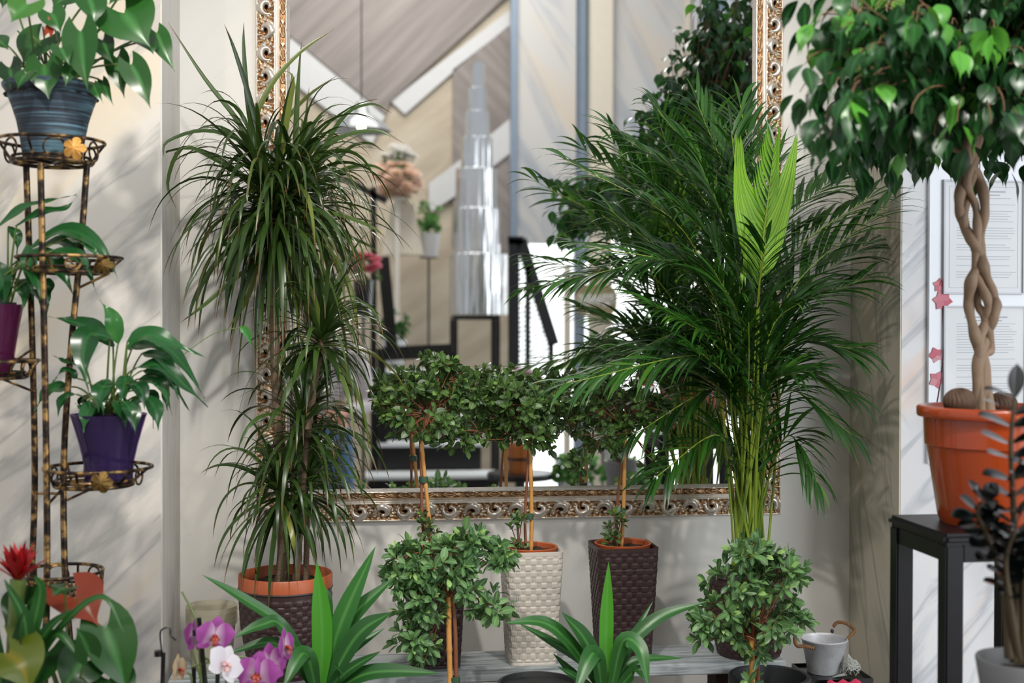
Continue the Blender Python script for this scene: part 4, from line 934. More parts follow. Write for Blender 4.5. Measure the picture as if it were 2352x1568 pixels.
# ------------------------------------------------------------------ ficus on black stand
def build_table():
    m = plain('black lacquered wood', '#0C0B10', .36, var=.3, vscale=12, bump=.15, bscale=30, spec=.3)
    x0, x1, yb, yf = 1.054, 1.305, -.93, -1.165; zt = 1.083
    t = thing('plant_table', 'tall square black wooden side table under the braided ficus', 'table', ((x0+x1)/2, (yb+yf)/2, 0))
    rounded('tabletop', (x0-.004, yf-.004, zt-.02), (x1+.004, yb+.004, zt), .007, m, t, 3)
    w = .034
    for x in (x0, x1-w):
        for yy in (yf, yb-w): rounded('leg', (x, yy, 0), (x+w, yy+w, zt-.02), .003, m, t)
    for yy in (yf, yb-w*.8): rounded('apron', (x0+w, yy+.003, zt-.052), (x1-w, yy+w*.8, zt-.02), .002, m, t)
    for x in (x0+.003, x1-w*.8): rounded('apron', (x, yf+w, zt-.052), (x+w*.8, yb-w, zt-.02), .002, m, t)
    return zt, m
ZT, mat_lacq = build_table()
def build_ficus():
    y = -1.048; s = sc(y, 2260); c = P(2284, 1190, y)
    cx = c.x; t = thing('potted_weeping_fig', 'weeping fig with a braided trunk in glossy orange pot on the black table', 'plant', (cx, y, ZT))
    po = plain('glossy orange plastic', '#A03E14', .22, var=.04, vscale=6, coat=.4)
    R = lambda p: p/s
    zr = P(2292, 932, y).z-ZT
    pot(t, (cx, y, ZT), [(.001, 0.0006), (R(116), .0006), (R(121), .012), (R(122), .015), (R(146), zr-.075), (R(150), zr-.073), (R(153), zr-.022), (R(166), zr-.020), (R(168), zr-.016), (R(168), zr-.003), (R(164), zr), (R(150), zr), (R(147), zr-.01), (R(140), zr-.06), (.001, zr-.06)], po, 'pot', 96)
    soil(t, (cx, y, ZT+zr-.03), R(145))
    bark = plain('pale ficus bark', '#8C7560', .7, var=.3, vscale=28, bump=.7, bscale=70)
    S = [([(2243, 935), (2246, 840), (2262, 780), (2285, 720), (2282, 680), (2262, 620), (2250, 560), (2262, 480), (2250, 410), (2222, 360), (2235, 280)], .01, (-.01, .012)),
         ([(2278, 935), (2262, 850), (2240, 770), (2225, 700), (2232, 640), (2250, 600), (2238, 560), (2210, 510), (2203, 460), (2215, 400), (2232, 350), (2245, 270)], .010, (.012, -.01)),
         ([(2262, 935), (2258, 830), (2275, 800), (2262, 730), (2245, 690), (2258, 610), (2225, 545), (2215, 500), (2228, 430), (2240, 360), (2225, 300)], .0085, (.0, .014)),
         ([(2255, 935), (2250, 800), (2262, 740), (2268, 690), (2240, 620), (2245, 540), (2240, 470), (2222, 420), (2245, 340), (2255, 290)], .008, (-.012, .0))]
    dxs = 0
    for pts, r, (a, b) in S:
        w = [P(px, py, y+(a if i % 2 else b)) for i, (px, py) in enumerate(pts)]
        w[0].z = ZT+zr-.035; sp = spline(w, 140); n = len(sp); mb = MB(); q = np.linspace(0, 1, n)
        mb.tube(sp, r*(1+.12*np.sin(q*31+a*300)+.10*np.sin(q*77))*np.linspace(1.05, .85, n), 12); mb.build('braided_trunk', bark, t)
    top = np.array(tuple(P(2238, 300, y)))
    lf, br = MB(), MB(); cc = np.array((cx+.02, y, 0))
    zlo, zhi = H+.27, H+1.05
    zz = [.28, .36, .50, .62, .75, 1.05, 1.25]; RR = [.28, .355, .345, .31, .27, .22, .1]
    for i in range(660):
        h = .32+(1.2-.32)*U()**1.45; a = U(0, 2*PI); Rm_ = np.interp(h, zz, RR)
        rr = Rm_*(U(.12, 1)**.55)
        if rr < .2 and h < .44: continue
        p = cc+np.array((rr*math.cos(a), rr*math.sin(a)*1.02, H+h))+np.array((.25*max(0, h-.6), 0, 0))
        if i % 13 == 0: p = np.array((U(.74, .9), U(-1.38, -1.2), H+U(.32, .55)))
        if p[0] > cx+.62: continue
        k = U(.25, .6); o = top+(p-top)*k*.6+np.array((0, 0, .05)); 
        twig = bez([top+(p-top)*.12+np.array((0, 0, .05*U())), o+np.array((0, 0, .1*U())), p+np.array((0, 0, .05)), p], 10)
        br.tube(twig, np.linspace(.0024, .0008, 10), 5, cap=False)
        d = nrm(twig[-1]-twig[-3]+np.array((0, 0, -.01)))
        tone0 = .95+.05*U() if U() < .10 else None
        for j in range(10):
            q = twig[3+int(6.5*j/10)]+rdir()*.008 if j < 8 else twig[-1]
            az = U(0, 2*PI); ld = nrm(np.array((math.cos(az), math.sin(az), -.75+U(-.5, .7)))+.35*d)
            st = arch(q, ld+np.array((0, 0, .5)), .012, .6, 3); L = U(.042, .068)
            pl = arch(st[-1], nrm(ld+np.array((0, 0, -.2))), L, U(.3, .8), 9)
            lf.blade(pl, .0135*L/.05*U(.85, 1.15), nrm((0, 0, 1)+.5*rdir()+.2*np.array((math.cos(az), math.sin(az), 0))), [.1, .55, .88, 1, .95, .78, .5, .16, .06, .01], .16, 3, tone=(min(1, tone0+.02*U()) if tone0 else U(0, .85)))
    for pts in ([(2222, 360), (2200, 345), (2170, 330), (2100, 250)], [(2240, 300), (2260, 250), (2290, 180)], [(2240, 290), (2225, 220), (2200, 120)], [(2245, 280), (2280, 240), (2340, 200)]):
        mb = MB(); w = [P(a, b, y+U(-.03, .03)) for a, b in pts]; mb.tube(spline(w, 20), np.linspace(.008, .003, len(spline(w, 20))), 8); mb.build('limb', bark, t)
    br.build('twigs', plain('twig bark', '#6E5238', .7), t)
    lf.build('foliage', leafmat('ficus leaf', '#14361C', '#2C5E2C', '#5FA83A', .34, '#3E7A3C', .2, spec=.45), t)
    nut = plain('fibrous brown nut', '#4A3424', .7, var=.5, vscale=70, bump=1, bscale=60)
    def nutball(px, py, yy, r, lab):
        q = P(px, py, yy); mb = MB(); n = 90; m = 40; th = np.linspace(.02, PI-.02, m)[:, None]; ph = np.linspace(0, 2*PI, n, endpoint=False)[None]
        rr = r*(1+.035*np.sin(ph*22+3*np.sin(th*3)))
        g = np.stack([rr*np.sin(th)*np.cos(ph)*1.12, rr*np.sin(th)*np.sin(ph), rr*np.cos(th)*.92*np.ones_like(ph)], -1)+np.array((q.x, q.y, q.z)); mb.grid(g, closev=True)
        meta(mb.build('palm_nut', nut), lab, 'nut', None)
    nutball(2205, 922, y-.03, .027, 'striped fibrous brown nut in the orange pot, left of the trunk')
    nutball(2302, 928, y+.03, .025, 'fibrous brown nut in the orange pot, right of the trunk, half hidden')
build_ficus()
def build_zz():
    y = -1.45; s = sc(y, 2330); c = P(2345, 1540, y); zb = P(2345, 1640, y).z
    t = thing('potted_zz_plant', 'glossy near-black zz plant in a matt grey bowl at bottom right', 'plant', (c.x, y, 0))
    zt = P(2345, 1515, y).z
    pot(t, (c.x, y, 0), [(.001, 0), (.05, 0), (.055, zt-.07), (.060, zt-.045), (.0675, zt), (.0665, zt+.003), (.0635, zt+.003), (.060, zt-.002), (.054, zt-.03), (.001, zt-.03)], plain('matt grey ceramic', '#77787A', .6), 'pot')
    soil(t, (c.x, y, zt-.022), .055)
    st, lf = MB(), MB()
    def fr(pts, n, L, w, start, dys=0, both=True):
        sp = spline([P(a, b, y+dys*i/(len(pts)-1)) for i, (a, b) in enumerate(pts)], 50); k = len(sp); tg = nrm(np.gradient(sp, axis=0)); st.tube(sp, np.linspace(.0075, .0022, k), 10)
        for i in range(n):
            f = start+(1-start)*i/(n-1); j = int(f*(k-1)); sd = nrm(np.cross(tg[j], (0, -1, .3)))
            for sg in ((1, -1) if both else (1,)):
                if i == n-1 and sg == 1: d = tg[j]
                else: d = nrm(sg*sd*1.0+tg[j]*.45+np.array((0, U(-.5, .2), U(-.1, .1))))
                pl = arch(sp[j], d, L*U(.8, 1.1), -.05+.2*U(), 9); lf.blade(pl, w*U(.85, 1.1), nrm(np.array((0, -.35+U(-.25, .1), 1.))), ELLIP, .15, 5, tone=U(0, .8))
    fr([(2330, 1520), (2335, 1350), (2328, 1180), (2322, 1030), (2330, 915)], 10, .064, .0155, .36, -.03)
    fr([(2318, 1510), (2305, 1340), (2270, 1235), (2245, 1180), (2262, 1150)], 8, .04, .015, .4, -.02)
    fr([(2350, 1520), (2352, 1350), (2362, 1200), (2385, 1080)], 8, .055, .016, .3, -.05)
    fr([(2340, 1520), (2322, 1400), (2310, 1290), (2335, 1210)], 6, .042, .014, .5, -.06)
    fr([(2360, 1520), (2400, 1350), (2430, 1200)], 7, .05, .014, .4, .04)
    st.build('stems', plain('dark stem', '#4A3E2A', .5, var=.3), t); lf.build('foliage', leafmat('near black leaf', '#060A0A', '#0E1614', '#18241C', .16, None, .02, spec=.8), t)
build_zz()

# ------------------------------------------------------------------ notice board with two certificates
def build_board():
    y = ND-.012; wm = plain('white laminate', '#DCE0E8', .3, coat=.2); fm = plain('silver plastic frame', '#B9BCC4', .35, var=.05); pm = plain('printed paper', '#E3E6EA', .6); im = plain('grey print', '#8D939B', .7); ink = plain('faint print', '#B5BAC1', .7)
    a = P(2136, 330, y); b = P(2480, 1060, y)
    t = thing('notice_board', 'white notice board with pink magnolia print and framed documents on the right wall', 'notice board', ((a.x+b.x)/2, ND, b.z))
    rounded('panel', (a.x, y, b.z), (b.x, ND-.0005, a.z), .001, wm, t)
    pink = leafmat('pink magnolia print', '#CE4A62', '#E08A9A', '#EAB4BE', .5, None, 0); pale = plain('pale pink print', '#E6C7D0', .5, var=.1)
    yp = y-.0012
    for cx, cy, R, n in ((2165, 690, 26, 6), (2150, 815, 20, 5), (2152, 872, 22, 5), (2158, 655, 18, 5)):
        mb = MB()
        for i in range(n):
            an = i*2*PI/n+cy; c0 = P(cx, cy, yp); d = Vector((math.cos(an), 0, math.sin(an)))
            c0.y -= .0004*i; mb.blade([c0+d*R/sc(y)*q for q in np.linspace(0, 1, 7)], R*.42/sc(y), (0, -1, 0), LANCE, 0, 3, tone=U(0, 1))
        mb.build('magnolia_print', pink, t)
    mb = MB(); mb.tube([P(2150, 940, yp), P(2160, 880, yp), P(2168, 800, yp), P(2165, 700, yp)], .0012, 5); mb.build('branch_print', plain('brown print', '#6A4048', .6), t)
    for (x0, y0, x1, y1, seed) in ((2168, 412, 2352, 676, 1), (2168, 702, 2356, 1000, 2)):
        yy = y-.006; A = P(x0, y0, yy); B = P(x1, y1, yy); w = .004
        f = MB()
        for lo, hi in (((A.x, y-.009, B.z), (A.x+w, y-.0005, A.z)), ((B.x-w, y-.009, B.z), (B.x, y-.0005, A.z)), ((A.x+w, y-.009, A.z-w), (B.x-w, y-.0005, A.z)), ((A.x+w, y-.009, B.z), (B.x-w, y-.0005, B.z+w))): f.box(lo, hi)
        fo = f.build('document_frame', fm, t, smooth=False)
        g = MB(); g.box((A.x+w, y-.004, B.z+w), (B.x-w, y-.002, A.z-w)); g.build('document', pm, t, smooth=False)
        k = MB(); r2 = np.random.default_rng(seed); zc = A.z-.045
        k.box((A.x+.055, y-.0045, A.z-.03), (B.x-.05, y-.0040, A.z-.026)); k.box((A.x+.07, y-.0045, A.z-.038), (B.x-.065, y-.0040, A.z-.035))
        while zc > B.z+.03:
            e = B.x-.02-r2.uniform(0, .03); k.box((A.x+.035, y-.0045, zc), (e, y-.0040, zc+.0012)); zc -= .0065 if r2.uniform() < .75 else .016
        k.build('printed_lines', ink, t, smooth=False)
        e = MB()
        for lo, hi in (((A.x+.016, y-.0045, B.z+.016), (A.x+.0168, y-.004, A.z-.016)), ((B.x-.0168, y-.0045, B.z+.016), (B.x-.016, y-.004, A.z-.016)), ((A.x+.016, y-.0045, A.z-.0168), (B.x-.016, y-.004, A.z-.016)), ((A.x+.016, y-.0045, B.z+.016), (B.x-.016, y-.004, B.z+.0168))): e.box(lo, hi)
        if seed == 1: e.build('border_print', ink, t, smooth=False)
build_board()

# ------------------------------------------------------------------ bucket, trays, bowl at bottom right
def build_bucket():
    y = -.33; s = sc(y, 1893); c = P(1893, 1542, y); zb = c.z+.0007
    zinc = plain('galvanised zinc', '#C4C5C9', .42, .25, var=.25, vscale=45, bump=.25, bscale=120); rope = plain('jute rope', '#775536', .9, var=.35, vscale=120, bump=1, bscale=200)
    t = thing('zinc_bucket', 'small zinc bucket with jute rope handles on the black tray', 'bucket', (c.x, y, zb))
    h = P(1893, 1466, y).z-zb; r1 = 50/s; r0 = 37/s
    pot(t, (c.x, y, zb), [(.001, .002), (r0-.002, .002), (r0, 0), (r0+.0005, .003), (r1, h-.004), (r1+.0015, h-.003), (r1+.002, h), (r1+.0005, h+.0015), (r1-.001, h), (r1-.0015, h-.005), (r0-.001, .005), (.001, .005)], zinc, 'pail', 72)
    def rp(pts):
        w = [P(a, b, yy) for a, b, yy in pts]; sp = spline(w, 60); n = len(sp); tg = nrm(np.gradient(sp, axis=0)); mb = MB()
        u = np.array((0., 0, 1)); 
        for k in range(3):
            q = []
            for i in range(n):
                a = np.cross(tg[i], (0, 1., 0)); a = nrm(a); b = np.cross(tg[i], a); an = i*.55+k*2*PI/3; q.append(sp[i]+(a*math.cos(an)+b*math.sin(an))*.0022)
            mb.tube(q, .0026, 6)
        mb.build('rope_handle', rope, t)
    rp([(1869, 1489, y-.048), (1850, 1484, y-.06), (1832, 1483, y-.06), (1826, 1472, y-.055), (1826, 1456, y-.05)])
    rp([(1914, 1438, y+.04), (1925, 1429, y+.04), (1945, 1432, y+.03), (1963, 1446, y+.02), (1955, 1458, y+.005), (1943, 1470, y-.003)])
    for px, py, yy in ((1869, 1488, y-.049), (1912, 1449, y+.048)):
        q = P(px, py, yy); mb = MB(); n = 16; a = np.linspace(0, 2*PI, n, endpoint=False)
        g = np.array([[(q.x+r*math.cos(i), yy+dy, q.z+r*math.sin(i)*1.3) for i in a] for r, dy in ((.0001, -.0005), (.003, -.001), (.0042, .0), (.0042, .003))]); mb.grid(g, closev=True); mb.build('eyelet', plain('dark eyelet', '#2A2523', .4, .3), t)
    # raised letters on the inside back wall
    cu = bpy.data.curves.new('lettering', 'FONT'); cu.body = 'HOME'; cu.size = .026; cu.extrude = .0006; cu.align_x = 'CENTER'
    to = bpy.data.objects.new('tmp', cu); C.objects.link(to); bpy.context.view_layer.update()
    me = bpy.data.meshes.new_from_object(to.evaluated_get(bpy.context.evaluated_depsgraph_get())); bpy.data.objects.remove(to)
    zl = h*.52; rl = r0+(r1-r0)*.6-.0022
    for v in me.vertices:
        a = PI/2+v.co.x/rl*1.0; r_ = rl-v.co.z; v.co = Vector((r_*math.cos(a), r_*math.sin(a), zl+v.co.y))
    me.materials.append(zinc); lo = bpy.data.objects.new('raised_lettering', me); C.objects.link(lo); lo.parent = t
    # trays
    bl = plain('black plastic', '#0C0D0F', .25, var=.1)
    zt = zb-.0007; x0, x1 = P(1838, 1530, y).x, P(1990, 1550, y-.05).x; yf, yb = -.42, -.27
    def tray(z1, hh, lab, ex=0, pk=False):
        t2 = thing('plastic_tray', lab, 'tray', ((x0+x1)/2, (yf+yb)/2, z1-hh))
        mb = MB(); n = 4
        X0, X1, Y0, Y1 = x0-ex, x1+ex, yf-ex, yb+ex; w = .003
        mb.box((X0, Y0, z1-hh), (X1, Y1, z1-hh+.003)); t2o = mb.build('tray_base', bl, t2, smooth=False)
        for lo, hi in (((X0, Y0, z1-hh), (X0+w, Y1, z1+.006)), ((X1-w, Y0, z1-hh), (X1, Y1, z1+.006)), ((X0+w, Y0, z1-hh), (X1-w, Y0+w, z1+.006)), ((X0+w, Y1-w, z1-hh), (X1-w, Y1, z1+.006))):
            mb = MB(); mb.box(lo, hi); mb.build('tray_side', bl, t2, smooth=False)
        return t2
    hh = .014
    mb = MB()
    tr = tray(zt+.0, hh, 'shallow square black tray under the zinc bucket')
    # the pail stands on the tray floor: raise floor to zt
    mb = MB(); mb.box((x0+.003, yf+.003, zt-hh+.003), (x1-.003, yb-.003, zt)); mb.build('tray_floor', bl, tr, smooth=False)
    cr = rounded('storage_crate', (x0-.004, yf-.02, 0), (x1+.006, yb+.004, zt-hh), .003, bl); meta(cr, 'tall black crate beneath the tray, at the lower edge of the picture', 'crate')
    pk = plain('pink tissue paper', '#B81C48', .7, var=.2)
    g = np.zeros((14, 10, 3)); A = P(1897, 1566, yf-.02); Bq = P(1975, 1560, yf-.02)
    for i in range(14):
        for j in range(10): g[i, j] = (A.x+(Bq.x-A.x)*i/13, yf-.028-.012*math.sin(j*.5), A.z+.004+.004*math.sin(i*1.3)-j*.012)
    mb = MB(); mb.grid(g); gb = g.copy(); gb[..., 1] += .0012; mb.grid(gb[::-1]); o = mb.build('tissue_paper', pk); meta(o, 'crumpled crimson tissue paper hanging on the black crate', 'paper')
    # wicker ornament
    wk = plain('grey painted rattan', '#A7ABA3', .6, var=.2, vscale=90); c = P(1952, 1548, -.37); mb = MB()
    mb_ = rng.normal
    cz = zt+.019
    for i in range(46):
        a = rdir(); u, v = perp(a); R = U(.020, .024); th = np.linspace(0, U(1.5, 4.5), 14); c0 = np.array((c.x, -.375, cz))
        q = [c0+(u*math.cos(k)*R*1.0+v*math.sin(k)*R) for k in th]; q = [np.array((p[0], p[1], max(zt+.0016, min(p[2], cz+.03)))) for p in q]
        mb.tube(q, .0011, 5)
    for i in range(12): a = i*PI/6; mb.tube([(c.x+.02*math.cos(a), -.375+.02*math.sin(a), cz), (c.x-.006, -.375, cz+.034)], .0012, 5)
    for i in range(8): mb.tube([(c.x-.018, -.378+U(-.008, .008), cz-.012+U(-.004, .004)), (c.x-.050, -.385, zt+.0018)], .0012, 5)
    meta(mb.build('wicker_ornament', wk), 'small grey wicker twig ornament beside the zinc bucket', 'ornament')
    # big round planter below the bench end
    y = -.435; s = sc(y, 1765); c = P(1768, 1550, y); pm = plain('matt black planter', '#26282A', .55, var=.1)
    t = thing('round_planter', 'empty wide black round planter below the right end of the bench', 'planter', (c.x, y, 0)); z = c.z; R = 92/s
    pot(t, (c.x, y, 0), [(.001, 0), (R*.7, 0), (R*.97, z-.03), (R, z-.004), (R-.002, z), (R-.011, z), (R-.013, z-.004), (R*.62, .1), (.001, .1)], pm, 'planter_wall', 80)
    for px, rr, lab in ((1235, 92, 'dark planter tucked under the bench below the cream planter'), ):
        y = -.45; c = P(px, 1566, y); s = sc(y); z = c.z; R = rr/s
        t = thing('round_planter', lab, 'planter', (c.x, y, 0))
        pot(t, (c.x, y, 0), [(.001, 0), (R*.75, 0), (R, z-.004), (R, z), (R-.006, z), (R-.008, z-.01), (.001, z-.03)], pm, 'planter_wall', 64)
        mb = MB()
        for i in range(26):
            a = U(0, 2*PI); mb.blade(arch((c.x, y, z-.02), (math.cos(a), math.sin(a), .25), U(.05, .1), .3, 8), .012, (0, 0, 1), OVATE, .2, 3, tone=U(0, .3))
        mb.build('foliage', leafmat('dark mixed leaf', '#1E1E16', '#3E4A1C', '#8A7A20', .4), t)
build_bucket()
# ------------------------------------------------------------------ the room seen in the mirror (behind the camera)
YB = -6.2
matw = plain('beige marbled wallpaper', '#C6B8A2', .6, var=.1, vscale=3)
def streak(name, a, b, ang, sx=2, sz=22):
    m, nt, bs = newmat(name); L = nt.links; tc = nt.nodes.new('ShaderNodeTexCoord'); mp = nt.nodes.new('ShaderNodeMapping'); mp.inputs['Rotation'].default_value = (0, math.radians(ang), 0); mp0 = nt.nodes.new('ShaderNodeMapping'); mp0.inputs['Scale'].default_value = (sx, 1, sz)
    L.new(tc.outputs['Object'], mp.inputs[0]); L.new(mp.outputs[0], mp0.inputs[0]); n = nt.nodes.new('ShaderNodeTexNoise'); n.inputs['Scale'].default_value = 1; n.inputs['Detail'].default_value = 5; L.new(mp0.outputs[0], n.inputs['Vector'])
    r = ramp(nt, n.outputs['Fac'], [(.3, rgb(a)), (.7, rgb(b))]); L.new(r.outputs[0], bs.inputs['Base Color']); bs.inputs['Roughness'].default_value = .5; return m
m_beige = streak('beige veined wallpaper', '#A89A86', '#C9BDAA', 35, 1.5, 7)
m_taupe = streak('taupe herringbone boards', '#736A67', '#968D89', 45, 1, 16); m_taupe2 = streak('taupe herringbone boards left', '#736A67', '#968D89', -45, 1, 16)
m_grey = marble('grey veined marble wallpaper', '#C4C2C0', '#8F99A8', '#CDBFAE', .7, 35, .9)
m_cream = plain('cream column', '#D4CBBB', .5, var=.05); m_steel = plain('blue grey window frame', '#8796A8', .35, .2, var=.1); m_pale = plain('pale boards', '#C9C9CA', .5, var=.06)
def back_panel(name, pts, yr, mat, th=.02, struct_=True):
    w = [M(a, b, yr) for a, b in pts]; o = polyplate(name, [Vector((p.x, yr, p.z)) for p in w], -th, mat)
    if struct_: struct(o)
    return o
def rect(px0, py0, px1, py1): return [(px0, py0), (px1, py0), (px1, py1), (px0, py1)]
def gz(px, yr): return M(px, 2000, yr)
def wallrect(name, px0, py0, px1, py1, yr, mat, th=.08, floor_=False):
    a = M(px0, py0, yr); b = M(px1, py1, yr); mb = MB(); zb = 0 if floor_ else b.z
    mb.box((a.x, yr, zb), (b.x, yr-th, a.z)); return struct(mb.build(name, mat, smooth=False))
wallrect('wall_back', -300, -500, 1190, 2000, YB, m_beige, .1, True)
back_panel('trim_3', [(520, -200), (520, -60), (666, 82), (884, 262), (897, 232), (1188, -30), (1188, -200)], YB+.045, m_taupe)
back_panel('trim_4', [(666, 86), (884, 266), (855, 330), (800, 290), (655, 175)], YB+.04, m_pale)
back_panel('trim_5', [(897, 232), (1180, 15), (1180, 50), (1075, 135), (930, 262)], YB+.03, m_pale)
back_panel('trim_6', [(1180, 52), (1186, 52), (1186, 560), (1110, 600), (1040, 560), (1040, 160)], YB+.03, m_taupe2)
back_panel('trim_7', [(1186, 260), (1186, 340), (1060, 440), (985, 490), (985, 420), (1060, 365)], YB+.05, m_pale)
wallrect('wall_marble_panel', 1188, -500, 1322, 560, YB+.3, m_grey)
wallrect('trim_8', 1176, -500, 1188, 560, YB+.32, m_steel)
wallrect('trim_9', 1322, -500, 1340, 2000, YB+.25, m_steel, .06, True)
wallrect('trim_10', 1340, -500, 1360, 600, YB+.2, m_steel)
wallrect('trim_11', 1360, -500, 1402, 2000, YB+.35, m_cream, .1, True)
wallrect('wall_marble_pier', 1402, -500, 1578, 470, YB+.3, m_grey)
wallrect('trim_12', 1578, -500, 1590, 470, YB+.34, m_cream); wallrect('trim_13', 1590, -500, 1612, 470, YB+.34, m_pale); wallrect('trim_14', 1612, -500, 1668, 470, YB+.34, m_steel)
wallrect('trim_15', 1690, -500, 1840, 700, YB+.3, m_pale)
wallrect('trim_16', 1297, 610, 1308, 2000, YB+.4, m_cream, .05, True); wallrect('trim_17', 1602, 470, 1612, 2000, YB+.3, m_cream, .05, True)
# sunlit pavement and facade outside the shop window
gm, nt_, b_ = newmat('window pane'); b_.inputs['Roughness'].default_value = 0
tr_ = nt_.nodes.new('ShaderNodeBsdfTransparent'); mx_ = nt_.nodes.new('ShaderNodeMixShader'); mx_.inputs[0].default_value = .06; nt_.links.new(tr_.outputs[0], mx_.inputs[1]); nt_.links.new(b_.outputs[0], mx_.inputs[2]); nt_.links.new(mx_.outputs[0], nt_.nodes['Material Output'].inputs[0])
wallrect('window_1', 1190, 470, 1860, 2000, YB+.1, gm, .01, True)

def chrome_tower():
    m, nt, b = newmat('polished chrome foil'); b.inputs['Metallic'].default_value = 1; b.inputs['Roughness'].default_value = .12; b.inputs['Base Color'].default_value = (.68, .7, .73, 1); L = nt.links; tc = nt.nodes.new('ShaderNodeTexCoord'); mp = nt.nodes.new('ShaderNodeMapping'); mp.inputs['Scale'].default_value = (26, 26, .6); n_ = nt.nodes.new('ShaderNodeTexNoise'); n_.inputs['Scale'].default_value = 1; L.new(tc.outputs['Object'], mp.inputs[0]); L.new(mp.outputs[0], n_.inputs['Vector']); bp = nt.nodes.new('ShaderNodeBump'); bp.inputs['Strength'].default_value = 1; bp.inputs['Distance'].default_value = .03; L.new(n_.outputs['Fac'], bp.inputs['Height']); L.new(bp.outputs[0], b.inputs['Normal'])
    y = -5.35; s = scm(y); c = M(1098, 722, y); t = thing('metal_tower', 'stepped tower of polished chrome cylinders', 'sculpture', (c.x, y, c.z))
    for y0, y1, x0, x1 in ((145, 204, 1080, 1113), (203, 259, 1073, 1117), (257, 319, 1066, 1122), (317, 391, 1055, 1127), (389, 482, 1042, 1137), (480, 587, 1042, 1146), (584, 722, 1034, 1165)):
        a = M((x0+x1)/2, y0, y); b_ = M((x0+x1)/2, y1, y); r = (x1-x0)/2/s
        mb = MB(); mb.lathe((c.x+(a.x-c.x)*.5, y, 0), [(.001, b_.z), (r, b_.z), (r, a.z-.003), (r-.003, a.z), (.001, a.z)], 48, None); o = mb.build('cylinder', m, t)
        for p in o.data.polygons: p.use_smooth = abs(p.normal.z) < .5
    t2 = thing('metal_stool', 'square black metal stool under the chrome tower', 'stool', (c.x, y, 0)); A = M(1037, 724, y); B = M(1143, 724, y); z = A.z; w = .03; dz = .15
    rounded('seat', (A.x, y-dz, z-.03), (B.x, y+dz, z), .004, mat_black, t2)
    for x in (A.x, B.x-w):
        for yy in (y-dz, y+dz-w): rounded('leg', (x, yy, 0.0), (x+w, yy+w, z-.03), .003, mat_black, t2)
chrome_tower()
def stairs():
    white = plain('white stair nosing', '#D4D8DA', .4); t = thing('staircase', 'black open staircase with pale treads, reflected low in the mirror', 'stairs', (M(965, 900, -4.6).x, -4.8, 0))
    for i, (py, yr, x0, x1) in enumerate(((1095, -3.9, 840, 1150), (1020, -4.2, 870, 1110), (955, -4.45, 870, 1100), (850, -4.7, 850, 1060))):
        a = M(x0, py, yr); b = M(x1, py, yr)
        rounded('tread', (a.x, yr-.28, a.z-.02), (b.x, yr, a.z), .004, white, t); rounded('riser', (a.x+.01, yr-.27, max(.02, a.z-.16)), (b.x-.01, yr-.02, a.z-.02), .003, mat_black, t)
        for x in (a.x+.02, b.x-.06): rounded('support', (x, yr-.2, 0), (x+.04, yr-.15, max(.02, a.z-.16)), .003, mat_black, t)
    def beam(nm, pts, yr, w, d=.03):
        mb = MB()
        for p, q in zip(pts[:-1], pts[1:]): mb.bar(M(p[0], p[1], yr), M(q[0], q[1], yr), d, w, up=(0, 0, 1) if abs(p[0]-q[0]) > 8 else (1, 0, 0))
        mb.build(nm, mat_black, t, smooth=False)
    beam('post', [(1180, 548), (1180, 870)], -4.6, .07); beam('handrail', [(1166, 552), (1202, 552)], -4.6, .05); beam('handrail', [(1196, 550), (1272, 792)], -4.6, .07); beam('post', [(1266, 790), (1266, 940)], -4.6, .03); beam('post', [(1212, 610), (1212, 860)], -4.6, .03)
    beam('post', [(858, 430), (858, 1120)], -4.3, .035); beam('handrail', [(745, 400), (800, 415), (860, 448), (888, 462)], -4.3, .035); beam('post', [(762, 405), (762, 850)], -4.3, .02); beam('post', [(880, 590), (900, 800)], -4.3, .07); beam('post', [(875, 800), (882, 1120)], -4.3, .05)
    beam('landing_edge', [(880, 812), (1040, 805)], -4.9, .09)
    mb = MB(); gl = plain('glass bead', '#B8C8CC', .1, .3, var=.4, vscale=30)
    for i in range(12):
        px = 1190+i*6.2; top = 575+max(0, (px-1196))*3.1; yy = -4.62-.02*(i % 3)
        for k in range(int((870-top)/11)):
            q = M(px+U(-1, 1), top+k*11, yy); r = .008+.004*U(); mb.lathe((q.x, q.y, q.z), [(.0004, -r), (r*.7, -r*.6), (r, 0), (r*.7, r*.6), (.0004, r)], 8)
    o = mb.build('bead_curtain', gl); meta(o, 'curtain of clear glass beads hanging along the stair rail', 'bead curtain', None, 'stuff')
stairs()
def rose(mb, c, r, tone):
    for k in range(9):
        a = k*2.4; d = nrm(np.array((math.cos(a), math.sin(a), .2+.15*k)))
        mb.blade(arch(c, d, r*(1-.05*k), .1-.05*k, 5), r*.5, nrm(-d+np.array((0, 0, 1.2))), [.5, .9, 1, 1, .6], -.4, 3, tone=tone)
